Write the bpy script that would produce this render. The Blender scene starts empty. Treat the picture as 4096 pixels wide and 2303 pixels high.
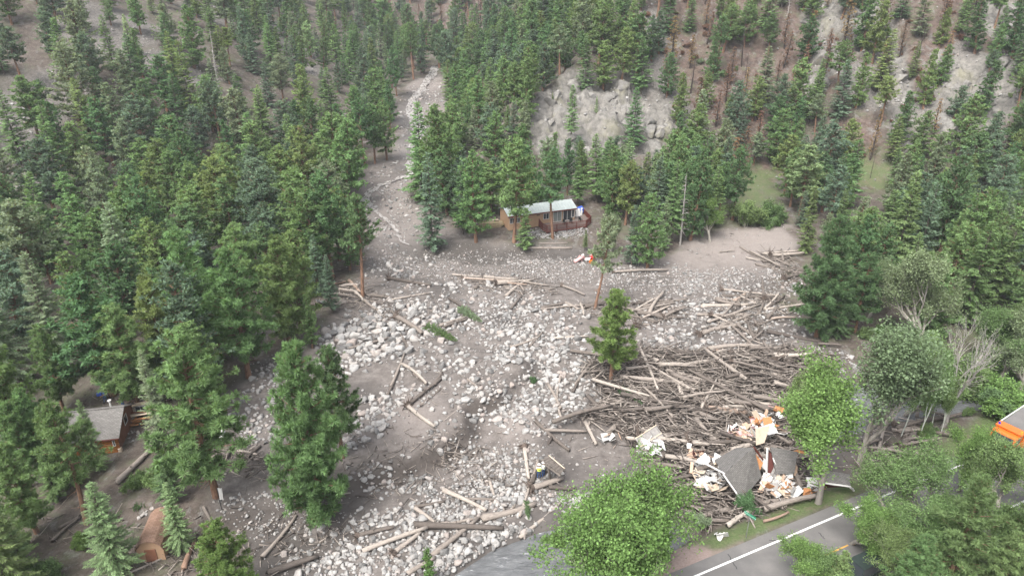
import bpy, math, random
import numpy as np
from mathutils import Matrix, Vector, Euler

sc = bpy.context.scene
COL = sc.collection
R = math.radians
random.seed(7)
RNG = np.random.default_rng(11)

# ------------------------------------------------------------------ camera
F_PX = 2768.0            # focal length in pixels of the 4096 px wide photograph
PITCH = R(25.0)
CAM_H = 46.0
cam_data = bpy.data.cameras.new('camera')
cam_data.sensor_width = 36.0
cam_data.lens = 36.0 * F_PX / 4096.0
cam_data.clip_end = 5000.0
cam_data.clip_start = 0.5
cam = bpy.data.objects.new('camera', cam_data)
cam.location = (0, 0, CAM_H)
cam.rotation_euler = (R(90) - PITCH, 0, 0)
COL.objects.link(cam)
sc.camera = cam

# ------------------------------------------------------------------ sky and sun (bright overcast)
SUN_EL, SUN_AZ = R(58), R(215)     # high, from behind the camera and its left
w = bpy.data.worlds.new('World')
sc.world = w
w.use_nodes = True
nt = w.node_tree
for n in list(nt.nodes):
    nt.nodes.remove(n)
sky = nt.nodes.new('ShaderNodeTexSky')
sky.sky_type = 'NISHITA'
sky.sun_disc = False
sky.sun_elevation = SUN_EL
sky.sun_rotation = SUN_AZ
sky.air_density = 1.0
sky.dust_density = 6.0
sky.ozone_density = 1.0
hsv = nt.nodes.new('ShaderNodeHueSaturation')
hsv.inputs['Saturation'].default_value = 0.35      # a white overcast sheet lets little blue through
bg = nt.nodes.new('ShaderNodeBackground')
bg.inputs['Strength'].default_value = 0.15
wo = nt.nodes.new('ShaderNodeOutputWorld')
nt.links.new(sky.outputs[0], hsv.inputs['Color'])
nt.links.new(hsv.outputs[0], bg.inputs['Color'])
nt.links.new(bg.outputs[0], wo.inputs['Surface'])
sun_data = bpy.data.lights.new('sun', 'SUN')
sun_data.energy = 1.5
sun_data.angle = R(24)
sun_data.color = (1.0, 0.97, 0.93)
sun = bpy.data.objects.new('sun', sun_data)
sd_ = Vector((math.sin(SUN_AZ) * math.cos(SUN_EL), math.cos(SUN_AZ) * math.cos(SUN_EL), math.sin(SUN_EL)))
sun.rotation_euler = (-sd_).to_track_quat('-Z', 'Y').to_euler()
COL.objects.link(sun)

sc.view_settings.view_transform = 'Standard'
sc.view_settings.look = 'None'
sc.view_settings.gamma = 1.0
sc.view_settings.use_curve_mapping = False
sc.view_settings.exposure = 1.5
sc.render.engine = 'CYCLES'
sc.cycles.max_bounces = 5
sc.cycles.diffuse_bounces = 3
sc.cycles.glossy_bounces = 2
sc.cycles.transmission_bounces = 3
sc.cycles.use_denoising = True
sc.cycles.denoiser = 'OPENIMAGEDENOISE'
sc.cycles.denoising_input_passes = 'RGB_ALBEDO_NORMAL'
sc.cycles.volume_bounces = 0
sc.cycles.caustics_reflective = False
sc.cycles.caustics_refractive = False

# ------------------------------------------------------------------ pixel <-> world
CP, SP = math.cos(PITCH), math.sin(PITCH)
def ray(px, py):
    dx = (px - 2048) / F_PX
    dy = (py - 1151.5) / F_PX
    return np.array([dx, CP - dy * SP, -SP - dy * CP])
def at(px, py, z=0.0):
    r = ray(px, py)
    t = (z - CAM_H) / r[2]
    return np.array([r[0] * t, r[1] * t, z])
def proj(p):
    x, y, z = p[0], p[1], p[2] - CAM_H
    zc = y * CP - z * SP
    up = y * SP + z * CP
    return 2048 + F_PX * x / zc, 1151.5 - F_PX * up / zc, zc
def at_depth(px, py, depth):
    r = ray(px, py)
    return np.array([0, 0, CAM_H]) + r * depth

# ------------------------------------------------------------------ noise
_TAB = np.random.default_rng(5).random((256, 256))
def vnoise(x, y, s=0):
    x = np.asarray(x, float) + s * 17.3; y = np.asarray(y, float) + s * 9.1
    xi = np.floor(x).astype(int); yi = np.floor(y).astype(int)
    fx = x - xi; fy = y - yi
    fx = fx * fx * (3 - 2 * fx); fy = fy * fy * (3 - 2 * fy)
    a = _TAB[xi & 255, yi & 255]; b = _TAB[(xi + 1) & 255, yi & 255]
    c = _TAB[xi & 255, (yi + 1) & 255]; d = _TAB[(xi + 1) & 255, (yi + 1) & 255]
    return (a * (1 - fx) + b * fx) * (1 - fy) + (c * (1 - fx) + d * fx) * fy
def fbm(x, y, s=0, o=4):
    v = 0; a = 0.5
    for k in range(o):
        v = v + a * vnoise(np.asarray(x) * 2 ** k, np.asarray(y) * 2 ** k, s + k)
        a *= 0.5
    return v - 0.47
def sstep(x, a, b):
    t = np.clip((np.asarray(x, float) - a) / (b - a), 0, 1)
    return t * t * (3 - 2 * t)

# ------------------------------------------------------------------ polygons and polylines
def sd_poly(x, y, P):
    """signed distance, negative inside"""
    x = np.asarray(x, float); y = np.asarray(y, float)
    P = np.asarray(P, float)[:, :2]
    d = np.full(x.shape, 1e18); inside = np.zeros(x.shape, bool)
    n = len(P)
    for i in range(n):
        ax, ay = P[i]; bx, by = P[(i + 1) % n]
        ex, ey = bx - ax, by - ay
        t = np.clip(((x - ax) * ex + (y - ay) * ey) / (ex * ex + ey * ey + 1e-12), 0, 1)
        d = np.minimum(d, (x - ax - t * ex) ** 2 + (y - ay - t * ey) ** 2)
        c = ((ay > y) != (by > y)) & (x < (bx - ax) * (y - ay) / (by - ay + 1e-12) + ax)
        inside ^= c
    d = np.sqrt(d)
    return np.where(inside, -d, d)
def d_line(x, y, P):
    x = np.asarray(x, float); y = np.asarray(y, float)
    P = np.asarray(P, float)[:, :2]
    d = np.full(x.shape, 1e18)
    for i in range(len(P) - 1):
        ax, ay = P[i]; bx, by = P[i + 1]
        ex, ey = bx - ax, by - ay
        t = np.clip(((x - ax) * ex + (y - ay) * ey) / (ex * ex + ey * ey + 1e-12), 0, 1)
        d = np.minimum(d, (x - ax - t * ex) ** 2 + (y - ay - t * ey) ** 2)
    return np.sqrt(d)
def in_poly(px, py, P):
    c = False; n = len(P)
    for i in range(n):
        ax, ay = P[i][0], P[i][1]; bx, by = P[(i + 1) % n][0], P[(i + 1) % n][1]
        if (ay > py) != (by > py) and px < (bx - ax) * (py - ay) / (by - ay) + ax: c = not c
    return c
def smooth_line(P, n=8):
    P = [np.array(p, float) for p in P]
    out = []
    for i in range(len(P) - 1):
        p0 = P[max(i - 1, 0)]; p1 = P[i]; p2 = P[i + 1]; p3 = P[min(i + 2, len(P) - 1)]
        for k in range(n):
            t = k / n
            out.append(0.5 * ((2 * p1) + (-p0 + p2) * t + (2 * p0 - 5 * p1 + 4 * p2 - p3) * t * t + (-p0 + 3 * p1 - 3 * p2 + p3) * t ** 3))
    out.append(P[-1])
    return np.array(out)

# ------------------------------------------------------------------ object helpers
def tag(o, label=None, cat=None, group=None, kind=None):
    if label: o['label'] = label
    if cat: o['category'] = cat
    if group: o['group'] = group
    if kind: o['kind'] = kind
    return o
def empty(name, loc=(0, 0, 0), rz=0.0, rot=None, scale=None):
    o = bpy.data.objects.new(name, None)
    o.empty_display_size = 0.2
    o.location = loc
    o.rotation_euler = rot if rot is not None else (0, 0, rz)
    if scale is not None: o.scale = scale
    COL.objects.link(o)
    return o
def mesh_of(name, V, F, mats=None, smooth=False, fattr=None, vcol=None, mat_idx=None):
    me = bpy.data.meshes.new(name)
    V = np.asarray(V, dtype=np.float32).reshape(-1, 3)
    if isinstance(F, np.ndarray):
        n, k = F.shape
        me.vertices.add(len(V)); me.vertices.foreach_set('co', V.ravel())
        me.loops.add(n * k); me.loops.foreach_set('vertex_index', F.astype(np.int32).ravel())
        me.polygons.add(n)
        me.polygons.foreach_set('loop_start', np.arange(0, n * k, k, dtype=np.int32))
        me.polygons.foreach_set('loop_total', np.full(n, k, dtype=np.int32))
        me.update(calc_edges=True)
        me.validate()
    else:
        me.from_pydata(V.tolist(), [], F)
    if mats is not None:
        for m in (mats if isinstance(mats, (list, tuple)) else [mats]):
            me.materials.append(m)
    if mat_idx is not None:
        me.polygons.foreach_set('material_index', np.asarray(mat_idx, np.int32))
    if smooth:
        me.polygons.foreach_set('use_smooth', np.ones(len(me.polygons), bool))
    if fattr:
        for k, v in fattr.items():
            a = me.attributes.new(k, 'FLOAT', 'FACE'); a.data.foreach_set('value', np.asarray(v, np.float32))
    if vcol:
        for k, v in vcol.items():
            a = me.attributes.new(k, 'FLOAT_COLOR', 'POINT'); a.data.foreach_set('color', np.asarray(v, np.float32).ravel())
    me.update()
    return me
def link(name, me, parent=None, loc=None, rot=None, scale=None, color=None):
    o = bpy.data.objects.new(name, me)
    COL.objects.link(o)
    if parent is not None: o.parent = parent
    if loc is not None: o.location = loc
    if rot is not None: o.rotation_euler = rot
    if scale is not None: o.scale = scale
    if color is not None: o.color = color
    return o

class MB:
    """collects boxes, tubes and polygons for one mesh"""
    def __init__(s): s.v = []; s.f = []
    def add(s, V, F):
        o = len(s.v)
        s.v += [tuple(map(float, p)) for p in V]
        s.f += [tuple(int(i) + o for i in f) for f in F]
        return s
    def box(s, x0, x1, y0, y1, z0, z1):
        V = [(x0, y0, z0), (x1, y0, z0), (x1, y1, z0), (x0, y1, z0), (x0, y0, z1), (x1, y0, z1), (x1, y1, z1), (x0, y1, z1)]
        return s.add(V, [(0, 3, 2, 1), (4, 5, 6, 7), (0, 1, 5, 4), (1, 2, 6, 5), (2, 3, 7, 6), (3, 0, 4, 7)])
    def cbox(s, x0, x1, y0, y1, z0, z1, b=0.05):
        """box with its vertical and top edges chamfered"""
        b = min(b, (x1 - x0) / 2.5, (y1 - y0) / 2.5, (z1 - z0) / 2.5)
        def ring(i, z):
            return [(x0 + i, y0 + b, z), (x0 + b, y0 + i, z), (x1 - b, y0 + i, z), (x1 - i, y0 + b, z), (x1 - i, y1 - b, z), (x1 - b, y1 - i, z), (x0 + b, y1 - i, z), (x0 + i, y1 - b, z)]
        V = ring(b * .6, z0) + ring(0, z0 + b) + ring(0, z1 - b) + ring(b * .6, z1)
        Fs = []
        for r in range(3):
            for k in range(8):
                Fs.append((r * 8 + k, r * 8 + (k + 1) % 8, r * 8 + 8 + (k + 1) % 8, r * 8 + 8 + k))
        Fs.append(tuple(range(7, -1, -1))); Fs.append(tuple(range(24, 32)))
        return s.add(V, Fs)
    def prism(s, poly, ax, a0, a1):
        """polygon in the two other axes, drawn out along axis ax"""
        def P(p, a):
            return {0: (a, p[0], p[1]), 1: (p[0], a, p[1]), 2: (p[0], p[1], a)}[ax]
        n = len(poly)
        V = [P(p, a0) for p in poly] + [P(p, a1) for p in poly]
        Fs = [tuple(range(n - 1, -1, -1)), tuple(range(n, 2 * n))]
        for k in range(n):
            Fs.append((k, (k + 1) % n, n + (k + 1) % n, n + k))
        return s.add(V, Fs)
    def tube(s, p0, p1, r0, r1=None, n=6, caps=True):
        r1 = r0 if r1 is None else r1
        p0 = np.array(p0, float); p1 = np.array(p1, float)
        d = p1 - p0; L = np.linalg.norm(d)
        if L < 1e-6: return s
        d /= L
        a = np.cross(d, (0, 0, 1.0) if abs(d[2]) < .9 else (1.0, 0, 0)); a /= np.linalg.norm(a); b = np.cross(d, a)
        V = []
        for p, r in ((p0, r0), (p1, r1)):
            for k in range(n):
                t = 2 * math.pi * k / n
                V.append(p + r * (math.cos(t) * a + math.sin(t) * b))
        Fs = [(k, (k + 1) % n, n + (k + 1) % n, n + k) for k in range(n)]
        if caps: Fs += [tuple(range(n - 1, -1, -1)), tuple(range(n, 2 * n))]
        return s.add(V, Fs)
    def path(s, pts, radii, n=6):
        for i in range(len(pts) - 1):
            s.tube(pts[i], pts[i + 1], radii[i], radii[i + 1], n, True)
        return s
    def slab(s, quad, th):
        """a plate: quad of 3-D points given a thickness along its own normal (downwards)"""
        q = [np.array(p, float) for p in quad]
        nrm = np.cross(q[1] - q[0], q[-1] - q[0]); nrm /= np.linalg.norm(nrm) + 1e-9
        n = len(q)
        V = q + [p - nrm * th for p in q]
        Fs = [tuple(range(n)), tuple(range(2 * n - 1, n - 1, -1))] + [(k, n + k, n + (k + 1) % n, (k + 1) % n) for k in range(n)]
        return s.add(V, Fs)
    def mesh(s, name, mat, smooth=False):
        me = bpy.data.meshes.new(name)
        me.from_pydata(s.v, [], s.f)
        me.materials.append(mat)
        if smooth: me.polygons.foreach_set('use_smooth', np.ones(len(me.polygons), bool))
        me.update()
        return me
    def build(s, name, mat, parent=None, smooth=False, loc=None, rot=None):
        return link(name, s.mesh(name, mat, smooth), parent, loc, rot)

# ------------------------------------------------------------------ materials
class NT:
    def __init__(s, name):
        s.m = bpy.data.materials.new(name); s.m.use_nodes = True
        s.t = s.m.node_tree
        for n in list(s.t.nodes): s.t.nodes.remove(n)
        s.out = s.n('OutputMaterial')
    def n(s, typ, **kw):
        nd = s.t.nodes.new('ShaderNode' + typ)
        for k, v in kw.items():
            if k in nd.inputs and not hasattr(nd, k): nd.inputs[k].default_value = v
            else: setattr(nd, k, v)
        return nd
    def l(s, a, b): s.t.links.new(a, b)
    def val(s, node, key, v):
        if hasattr(v, 'is_output'): s.l(v, node.inputs[key])
        else: node.inputs[key].default_value = v
    def noise(s, scale, detail=3, rough=0.6, vec=None, dim='3D'):
        nd = s.n('TexNoise'); nd.inputs['Scale'].default_value = scale
        nd.inputs['Detail'].default_value = detail; nd.inputs['Roughness'].default_value = rough
        if vec is not None: s.l(vec, nd.inputs['Vector'])
        return nd.outputs['Fac']
    def ramp(s, f, stops):
        nd = s.n('ValToRGB'); e = nd.color_ramp.elements
        while len(e) < len(stops): e.new(0.5)
        for i, (p, c) in enumerate(stops):
            e[i].position = p
            e[i].color = (c[0], c[1], c[2], 1) if hasattr(c, '__len__') else (c, c, c, 1)
        s.l(f, nd.inputs['Fac'])
        return nd.outputs['Color']
    def mix(s, f, a, b, mode='MIX'):
        nd = s.n('MixRGB'); nd.blend_type = mode
        for k, v in (('Fac', f), ('Color1', a), ('Color2', b)):
            if hasattr(v, 'is_output'): s.l(v, nd.inputs[k])
            elif hasattr(v, '__len__'): nd.inputs[k].default_value = (v[0], v[1], v[2], 1)
            else: nd.inputs[k].default_value = v
        return nd.outputs['Color']
    def math(s, op, a, b=0.0):
        nd = s.n('Math'); nd.operation = op
        for i, v in enumerate((a, b)):
            if hasattr(v, 'is_output'): s.l(v, nd.inputs[i])
            else: nd.inputs[i].default_value = v
        return nd.outputs[0]
    def coord(s, k='Object'): return s.n('TexCoord').outputs[k]
    def mapping(s, vec, scale=(1, 1, 1), rot=(0, 0, 0)):
        nd = s.n('Mapping'); s.l(vec, nd.inputs['Vector'])
        nd.inputs['Scale'].default_value = scale; nd.inputs['Rotation'].default_value = rot
        return nd.outputs[0]
    def info(s, k): return s.n('ObjectInfo').outputs[k]
    def attr(s, name, k='Fac'):
        nd = s.n('Attribute'); nd.attribute_name = name
        return nd.outputs[k]
    def bump(s, h, strength=0.3, dist=0.1):
        nd = s.n('Bump'); s.val(nd, 'Strength', strength); nd.inputs['Distance'].default_value = dist
        s.l(h, nd.inputs['Height'])
        return nd.outputs[0]
    def pbr(s, color, rough=0.9, metal=0.0, normal=None, spec=0.3):
        p = s.n('BsdfPrincipled')
        s.val(p, 'Base Color', color if hasattr(color, 'is_output') else (*color[:3], 1))
        s.val(p, 'Roughness', rough); s.val(p, 'Metallic', metal)
        p.inputs['Specular IOR Level'].default_value = spec
        if normal is not None: s.l(normal, p.inputs['Normal'])
        s.l(p.outputs[0], s.out.inputs['Surface'])
        return s.m

def plain(name, col, rough=0.7, metal=0.0, var=0.12, scale=3.0, spec=0.3):
    """a painted or bare surface with a little unevenness and grime"""
    t = NT(name)
    f = t.noise(scale, 4, .65, t.coord('Object'))
    lo = tuple(c * (1 - var) for c in col); hi = tuple(min(1, c * (1 + var)) for c in col)
    c = t.ramp(f, [(0.3, lo), (0.7, hi)])
    return t.pbr(c, rough, metal, spec=spec)

def mat_foliage(name, trans=0.25, hue=0.03):
    t = NT(name)
    oc = t.info('Color'); rnd = t.info('Random')
    tone = t.attr('tone')
    h = t.n('HueSaturation')
    t.l(oc, h.inputs['Color'])
    t.l(t.math('ADD', t.math('MULTIPLY', t.math('SUBTRACT', rnd, 0.5), hue), 0.5), h.inputs['Hue'])
    t.l(tone, h.inputs['Value'])
    h.inputs['Saturation'].default_value = 1.0
    d = t.n('BsdfDiffuse'); tr = t.n('BsdfTranslucent'); mx = t.n('MixShader')
    t.l(h.outputs[0], d.inputs['Color'])
    y = t.mix(1.0, h.outputs[0], (1.15, 1.1, 0.6), 'MULTIPLY')
    t.l(y, tr.inputs['Color'])
    mx.inputs[0].default_value = trans
    t.l(d.outputs[0], mx.inputs[1]); t.l(tr.outputs[0], mx.inputs[2])
    t.l(mx.outputs[0], t.out.inputs['Surface'])
    return t.m
M = {}
M['needle'] = mat_foliage('needles', 0.4)
M['leaf'] = mat_foliage('leaves', 0.4, 0.03)
def mat_bark(name, a, b, c, scale=2.0):
    t = NT(name)
    co = t.coord('Object')
    f = t.noise(scale, 4, .7, t.mapping(co, (3, 3, .6)))
    col = t.ramp(f, [(.3, a), (.52, b), (.75, c)])
    k = t.mix(t.math('MULTIPLY', t.info('Random'), .5), col, tuple(x * .5 for x in b))
    return t.pbr(k, .95, normal=t.bump(f, .5, .05))
M['bark_pine'] = mat_bark('bark_pine', (.06, .04, .03), (.20, .115, .075), (.30, .19, .13))
M['bark_fir'] = mat_bark('bark_fir', (.05, .042, .036), (.13, .11, .09), (.22, .19, .16))
M['bark_grey'] = mat_bark('bark_grey', (.14, .125, .11), (.26, .24, .21), (.36, .33, .30))
M['bark_dead'] = mat_bark('bark_dead', (.2, .185, .17), (.34, .32, .3), (.45, .42, .4))
M['bark_burnt'] = mat_bark('bark_burnt', (.015, .013, .012), (.05, .04, .035), (.12, .08, .06))
def mat_aspen():
    t = NT('bark_aspen')
    co = t.coord('Object')
    f = t.noise(1.2, 3, .7, t.mapping(co, (.8, .8, 4)))
    col = t.ramp(f, [(.32, (.06, .06, .05)), (.4, (.38, .40, .36)), (.7, (.5, .52, .46))])
    return t.pbr(col, .85)
M['bark_aspen'] = mat_aspen()
def mat_rock(name, attr):
    t = NT(name)
    co = t.coord('Object')
    if attr:
        rv = t.attr('tone')
    else:
        rv = t.info('Random')
    base = t.ramp(rv, [(0, (.12, .118, .115)), (.22, (.20, .196, .19)), (.6, (.30, .294, .284)), (.86, (.285, .27, .255)), (.97, (.26, .225, .205)), (1.0, (.12, .12, .12))])
    f = t.noise(2.2 if attr else 3.0, 5, .7, co)
    c = t.mix(.8, base, t.ramp(f, [(.28, (.42, .40, .38)), (.5, (1, 1, 1)), (.75, (1.15, 1.13, 1.1))]), 'MULTIPLY')
    md = t.noise(1.1 if attr else 1.7, 4, .7, co)
    c = t.mix(t.ramp(md, [(.52, 0), (.64, .45)]), c, (.135, .12, .108))
    sp = t.noise(14.0, 2, .6, co)
    c = t.mix(t.ramp(sp, [(.64, 0), (.76, .4)]), c, (.16, .15, .145))
    return t.pbr(c, .92, normal=t.bump(f, .5, .12), spec=.15)
M['rock'] = mat_rock('granite_boulder', False)
M['rock_small'] = mat_rock('granite_stone', True)
def mat_wood(name, attr):
    t = NT(name)
    rv = t.attr('tone') if attr else t.info('Random')
    base = t.ramp(rv, [(0, (.075, .064, .057)), (.3, (.13, .112, .099)), (.55, (.195, .17, .15)), (.8, (.265, .234, .206)), (.94, (.33, .295, .26)), (1.0, (.19, .12, .085))])
    co = t.coord('Object')
    f = t.noise(5.0, 4, .7, t.mapping(co, (.5, 4, 4)) if not attr else co)
    c = t.mix(.85, base, t.ramp(f, [(.3, (.5, .47, .45)), (.55, (1, 1, 1)), (.8, (1.25, 1.2, 1.15))]), 'MULTIPLY')
    return t.pbr(c, .92, normal=t.bump(f, .4, .04), spec=.15)
M['log'] = mat_wood('weathered_log', False)
M['stick'] = mat_wood('driftwood', True)
# ================================================================== TERRAIN
FLOOR = [(-900, -600), (900, -600), (900, 60), (400, 92), (250, 108), (150, 118), (110, 128), (82, 138), (62, 147), (45, 149), (28, 144), (8, 139.5),
         (-8, 138), (-18, 143), (-22, 160), (-18, 200), (-22, 246), (-27, 300), (-33, 306), (-39, 298), (-39, 246), (-37, 200), (-41, 172),
         (-48, 152), (-60, 138), (-75, 120), (-90, 100), (-115, 84), (-200, 50), (-400, 20), (-900, 0)]
RIVER = smooth_line([(-30, 8), (-10, 31), (-.8, 41.0), (7.5, 45.6), (14.5, 50.2), (20, 55), (27, 61.5), (35, 65.5), (43, 67.8), (52, 69.5), (68, 74.5), (100, 84), (180, 100), (320, 112)], 6)
ROAD_Z = 1.25
_r1, _r2 = at(3289, 2226, ROAD_Z), at(3694, 2043, ROAD_Z)
_rd = (_r2 - _r1)[:2]; _rd /= np.linalg.norm(_rd)
_far = _r2[:2] + _rd * 14
ROAD = [_r1[:2] - _rd * 120, _r1[:2] - _rd * 60, _r1[:2] - _rd * 20, _r1[:2], _r2[:2], _far, _far + 22 * np.array([math.cos(R(33)), math.sin(R(33))]),
        _far + 22 * np.array([math.cos(R(33)), math.sin(R(33))]) + 60 * np.array([math.cos(R(22)), math.sin(R(22))]),
        _far + np.array([180.0, 60.0]), _far + np.array([420.0, 66.0])]
ROAD = smooth_line(ROAD, 10)

def H0(x, y):
    x = np.asarray(x, float); y = np.asarray(y, float)
    d = np.maximum(sd_poly(x, y, FLOOR), 0)
    yy = np.clip(y, -50, 330)
    base = .02 * np.clip(yy - 45, 0, None) + .048 * np.clip(yy - 110, 0, None)
    ramp = d * d / (d + 7)
    s = .47 + .21 * sstep(x, -45, 0)
    ramp = np.where(ramp > 130, 130 + (ramp - 130) * .05, ramp)
    n1 = fbm(x / 38, y / 38, 1, 4) * np.clip(d / 30, 0, 1) * 9
    n2 = fbm(x / 9, y / 9, 2, 3) * (.5 + np.clip(d / 20, 0, 1) * 1.6)
    return base + s * ramp + n1 + n2

def cast(px, py, Hf):
    """where the line of sight of a pixel of the photograph meets the ground"""
    r = ray(px, py)
    t = np.concatenate([np.arange(40, 160, .6), np.arange(160, 620, 1.2)])
    X = r[0] * t; Y = r[1] * t; Z = CAM_H + r[2] * t
    k = np.nonzero(Z < Hf(X, Y))[0]
    if len(k) == 0: i = len(t) - 1; return np.array([X[i], Y[i], Z[i]])
    i = max(k[0], 1)
    tt = np.linspace(t[i - 1], t[i], 12)
    X = r[0] * tt; Y = r[1] * tt; Z = CAM_H + r[2] * tt
    h = Hf(X, Y); k = np.nonzero(Z < h)[0]; i = k[0] if len(k) else -1
    return np.array([X[i], Y[i], h[i]])

# --- places read off the photograph, turned into places on the ground
ROCK_PX = [(2240, 520, 6), (2330, 400, 6), (2450, 470, 7), (2560, 520, 4.5), (2500, 380, 5), (2620, 470, 4), (2200, 440, 4), (3290, 60, 4), (3480, 120, 5),
           (3540, 190, 4), (3560, 300, 3.5), (3580, 380, 3.5), (3830, 330, 5), (3900, 430, 4.5), (4000, 350, 5), (3850, 520, 4), (3800, 480, 3.5), (3620, 480, 2.5),
           (4040, 100, 5), (3640, 560, 2.5), (3300, 230, 3.5), (3250, 330, 3), (1150, 110, 3), (1000, 40, 3)]
TALUS_PX = [(80, 480, 8), (150, 420, 7), (40, 560, 7), (250, 330, 5), (420, 110, 8), (380, 180, 6), (480, 200, 5), (1130, 120, 6), (1180, 200, 6), (1220, 270, 5),
            (830, 60, 6), (900, 30, 6), (980, 40, 4), (600, 230, 4), (2620, 320, 4.5), (2680, 420, 4.5), (2750, 540, 4.5), (2640, 200, 4), (2600, 90, 4), (2170, 250, 4),
            (2250, 220, 4), (750, 300, 4), (60, 720, 5), (120, 760, 4), (3480, 380, 3.5), (3400, 300, 3.5), (3900, 250, 4.5), (3700, 450, 3), (2150, 340, 4), (560, 120, 6), (300, 60, 6)]
BURN_PX = [(2900, 120, 12), (2800, 300, 10), (3000, 350, 10), (3150, 150, 10), (3250, 250, 8), (3600, 330, 8), (3700, 200, 10), (3900, 80, 10), (3650, 400, 7),
           (2700, 60, 10), (1700, 20, 25), (1900, 20, 22), (3850, 500, 5), (2720, 200, 8), (3400, 600, 6), (2720, 420, 6), (3450, 700, 5), (1950, 790, 4), (2100, 800, 4), (3010, 690, 5)]
GRASS_PX = [(3035, 765, 4), (3060, 720, 4.5), (3000, 800, 3.5), (2990, 850, 3), (3480, 700, 4)]
rock_w = [(*cast(a, b, H0)[:2], r) for a, b, r in ROCK_PX]
talus_w = [(*cast(a, b, H0)[:2], r) for a, b, r in TALUS_PX]
burn_w = [(*cast(a, b, H0)[:2], r) for a, b, r in BURN_PX]
grass_w = [(*cast(a, b, H0)[:2], r) for a, b, r in GRASS_PX]
def blobs(x, y, L, stretch=1.0):
    m = np.zeros(np.shape(x))
    for bx, by, r in L:
        m = np.maximum(m, np.clip(1.25 - np.sqrt((x - bx) ** 2 + ((y - by) / stretch) ** 2) / r * .8, 0, 1))
    return m
DEBRIS_PX = [(1735, 286), (1640, 330), (1567, 460), (1590, 530), (1550, 640), (1400, 690), (1440, 770), (1465, 900), (1480, 1010), (1430, 1110), (1340, 1230), (1200, 1380),
             (1010, 1440), (890, 1570), (930, 1720), (960, 1800), (830, 1900), (850, 2050), (960, 2200), (1000, 2420), (1900, 2420), (2300, 2120), (2650, 2050), (2750, 2120), (3000, 2080),
             (3350, 1950), (3500, 1800), (3600, 1700), (3400, 1500), (3350, 1400), (3230, 1340), (3100, 1200), (3130, 1080), (3180, 980), (3170, 900), (2980, 905),
             (2800, 940), (2650, 1050), (2400, 1000), (2050, 975), (1800, 910), (1640, 800), (1625, 670), (1700, 540), (1790, 440), (1765, 300)]
DEBRIS = np.array([cast(a, b, H0)[:2] for a, b in DEBRIS_PX])
JAM_PX = [(2340, 1450), (2560, 1400), (2800, 1420), (3100, 1390), (3330, 1430), (3260, 1600), (3200, 1700), (3200, 1800), (3230, 1985), (3100, 2045), (2900, 2105), (2780, 2105), (2640, 1990),
          (2560, 1800), (2420, 1700), (2280, 1690), (2420, 1600)]
JAM = np.array([cast(a, b, H0)[:2] for a, b in JAM_PX])
BANK_PX = [(880, 2120), (1180, 2040), (1420, 1960), (1620, 1890), (1800, 1810), (1890, 1740), (1880, 1660), (2000, 1620)]
BANK = np.array([cast(a, b, H0)[:2] for a, b in BANK_PX])
BANK_N = np.concatenate([BANK, [(4, 75), (-20, 85), (-45, 70), (-40, 50)]])
MOUND_PX = [(2090, 1690, 2.4), (2130, 1770, 2.4), (2170, 1830, 1.8), (2060, 1480, 1.8)]
mound_w = [(*cast(a, b, H0)[:2], r) for a, b, r in MOUND_PX]
STREAM_PX = [(1745, 262), (1722, 300), (1690, 345), (1655, 385), (1640, 430), (1668, 480), (1690, 520), (1660, 580), (1640, 640), (1640, 690), (1570, 715), (1490, 745), (1465, 790), (1500, 830), (1560, 880), (1590, 935), (1660, 985), (1800, 1003), (2000, 1004), (2240, 1012), (2420, 1025)]
STREAM = smooth_line([cast(a, b, H0)[:2] for a, b in STREAM_PX], 6)
TERR_C = at(2180, 900, 2.2)      # the terrace that the tan house stands on

def H(x, y):
    x = np.asarray(x, float); y = np.asarray(y, float)
    z = H0(x, y)
    rk = blobs(x, y, rock_w, 1.4)
    if np.any(rk > 0):
        a = fbm(x / 3.2, y / 3.2, 9, 3); b = np.abs(fbm(x / 1.7, y / 1.7, 12, 2))
        st = fbm(x / 6, y / 6, 14, 3) * 7
        z = z + sstep(rk, .1, .6) * (1.0 + a * 6.5 - b * 3.0 + (np.floor(st) + sstep(st - np.floor(st), .55, 1.0)) * .8)
    # the house terrace
    e = np.sqrt(((x - TERR_C[0] + 2) / 15) ** 2 + ((y - TERR_C[1]) / 9) ** 2)
    k = 1 - sstep(e, .8, 1.12)
    z = z * (1 - k) + (2.3 + .04 * (y - TERR_C[1])) * k
    # the fan: gullies, banks and mounds
    dm = sd_poly(x, y, DEBRIS)
    inn = sstep(-dm, 0, 5)
    z = z + inn * (fbm(x / 5, y / 5, 21, 3) * .55 - .15 + np.abs(fbm(x / 2.2, y / 3.5, 23, 2)) * -.35 + fbm(x / 1.1, y / 1.1, 24, 2) * .16)
    z = z + 1.35 * sstep(-sd_poly(x, y, BANK_N), -.4, 1.0) * np.exp(-np.maximum(d_line(x, y, BANK) - 7, 0) / 5)
    for mx, my, r in mound_w:
        z = z + .8 * np.exp(-((x - mx) ** 2 + (y - my) ** 2) / r ** 2)
    z = z + .9 * sstep(-sd_poly(x, y, JAM), -1.0, 3.0)
    # running water
    ds = d_line(x, y, STREAM)
    z = z - .45 * np.exp(-(ds / 2.6) ** 2)
    dr = d_line(x, y, RIVER)
    jam = sstep(-sd_poly(x, y, JAM), -2, 1)
    z = z * 1.0 - (1 - sstep(dr, 2.4, 5.4)) * 1.9 * (1 - jam * .8)
    # the road on its low bench
    dd = d_line(x, y, ROAD)
    k = 1 - sstep(dd, 4.6, 8.5)
    z = z * (1 - k) + (ROAD_Z - .03 * np.clip(dd - 3.2, 0, 2)) * k
    return z
def hz(x, y): return float(H(np.array([x]), np.array([y]))[0])
def gp(px, py): return cast(px, py, H)

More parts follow.
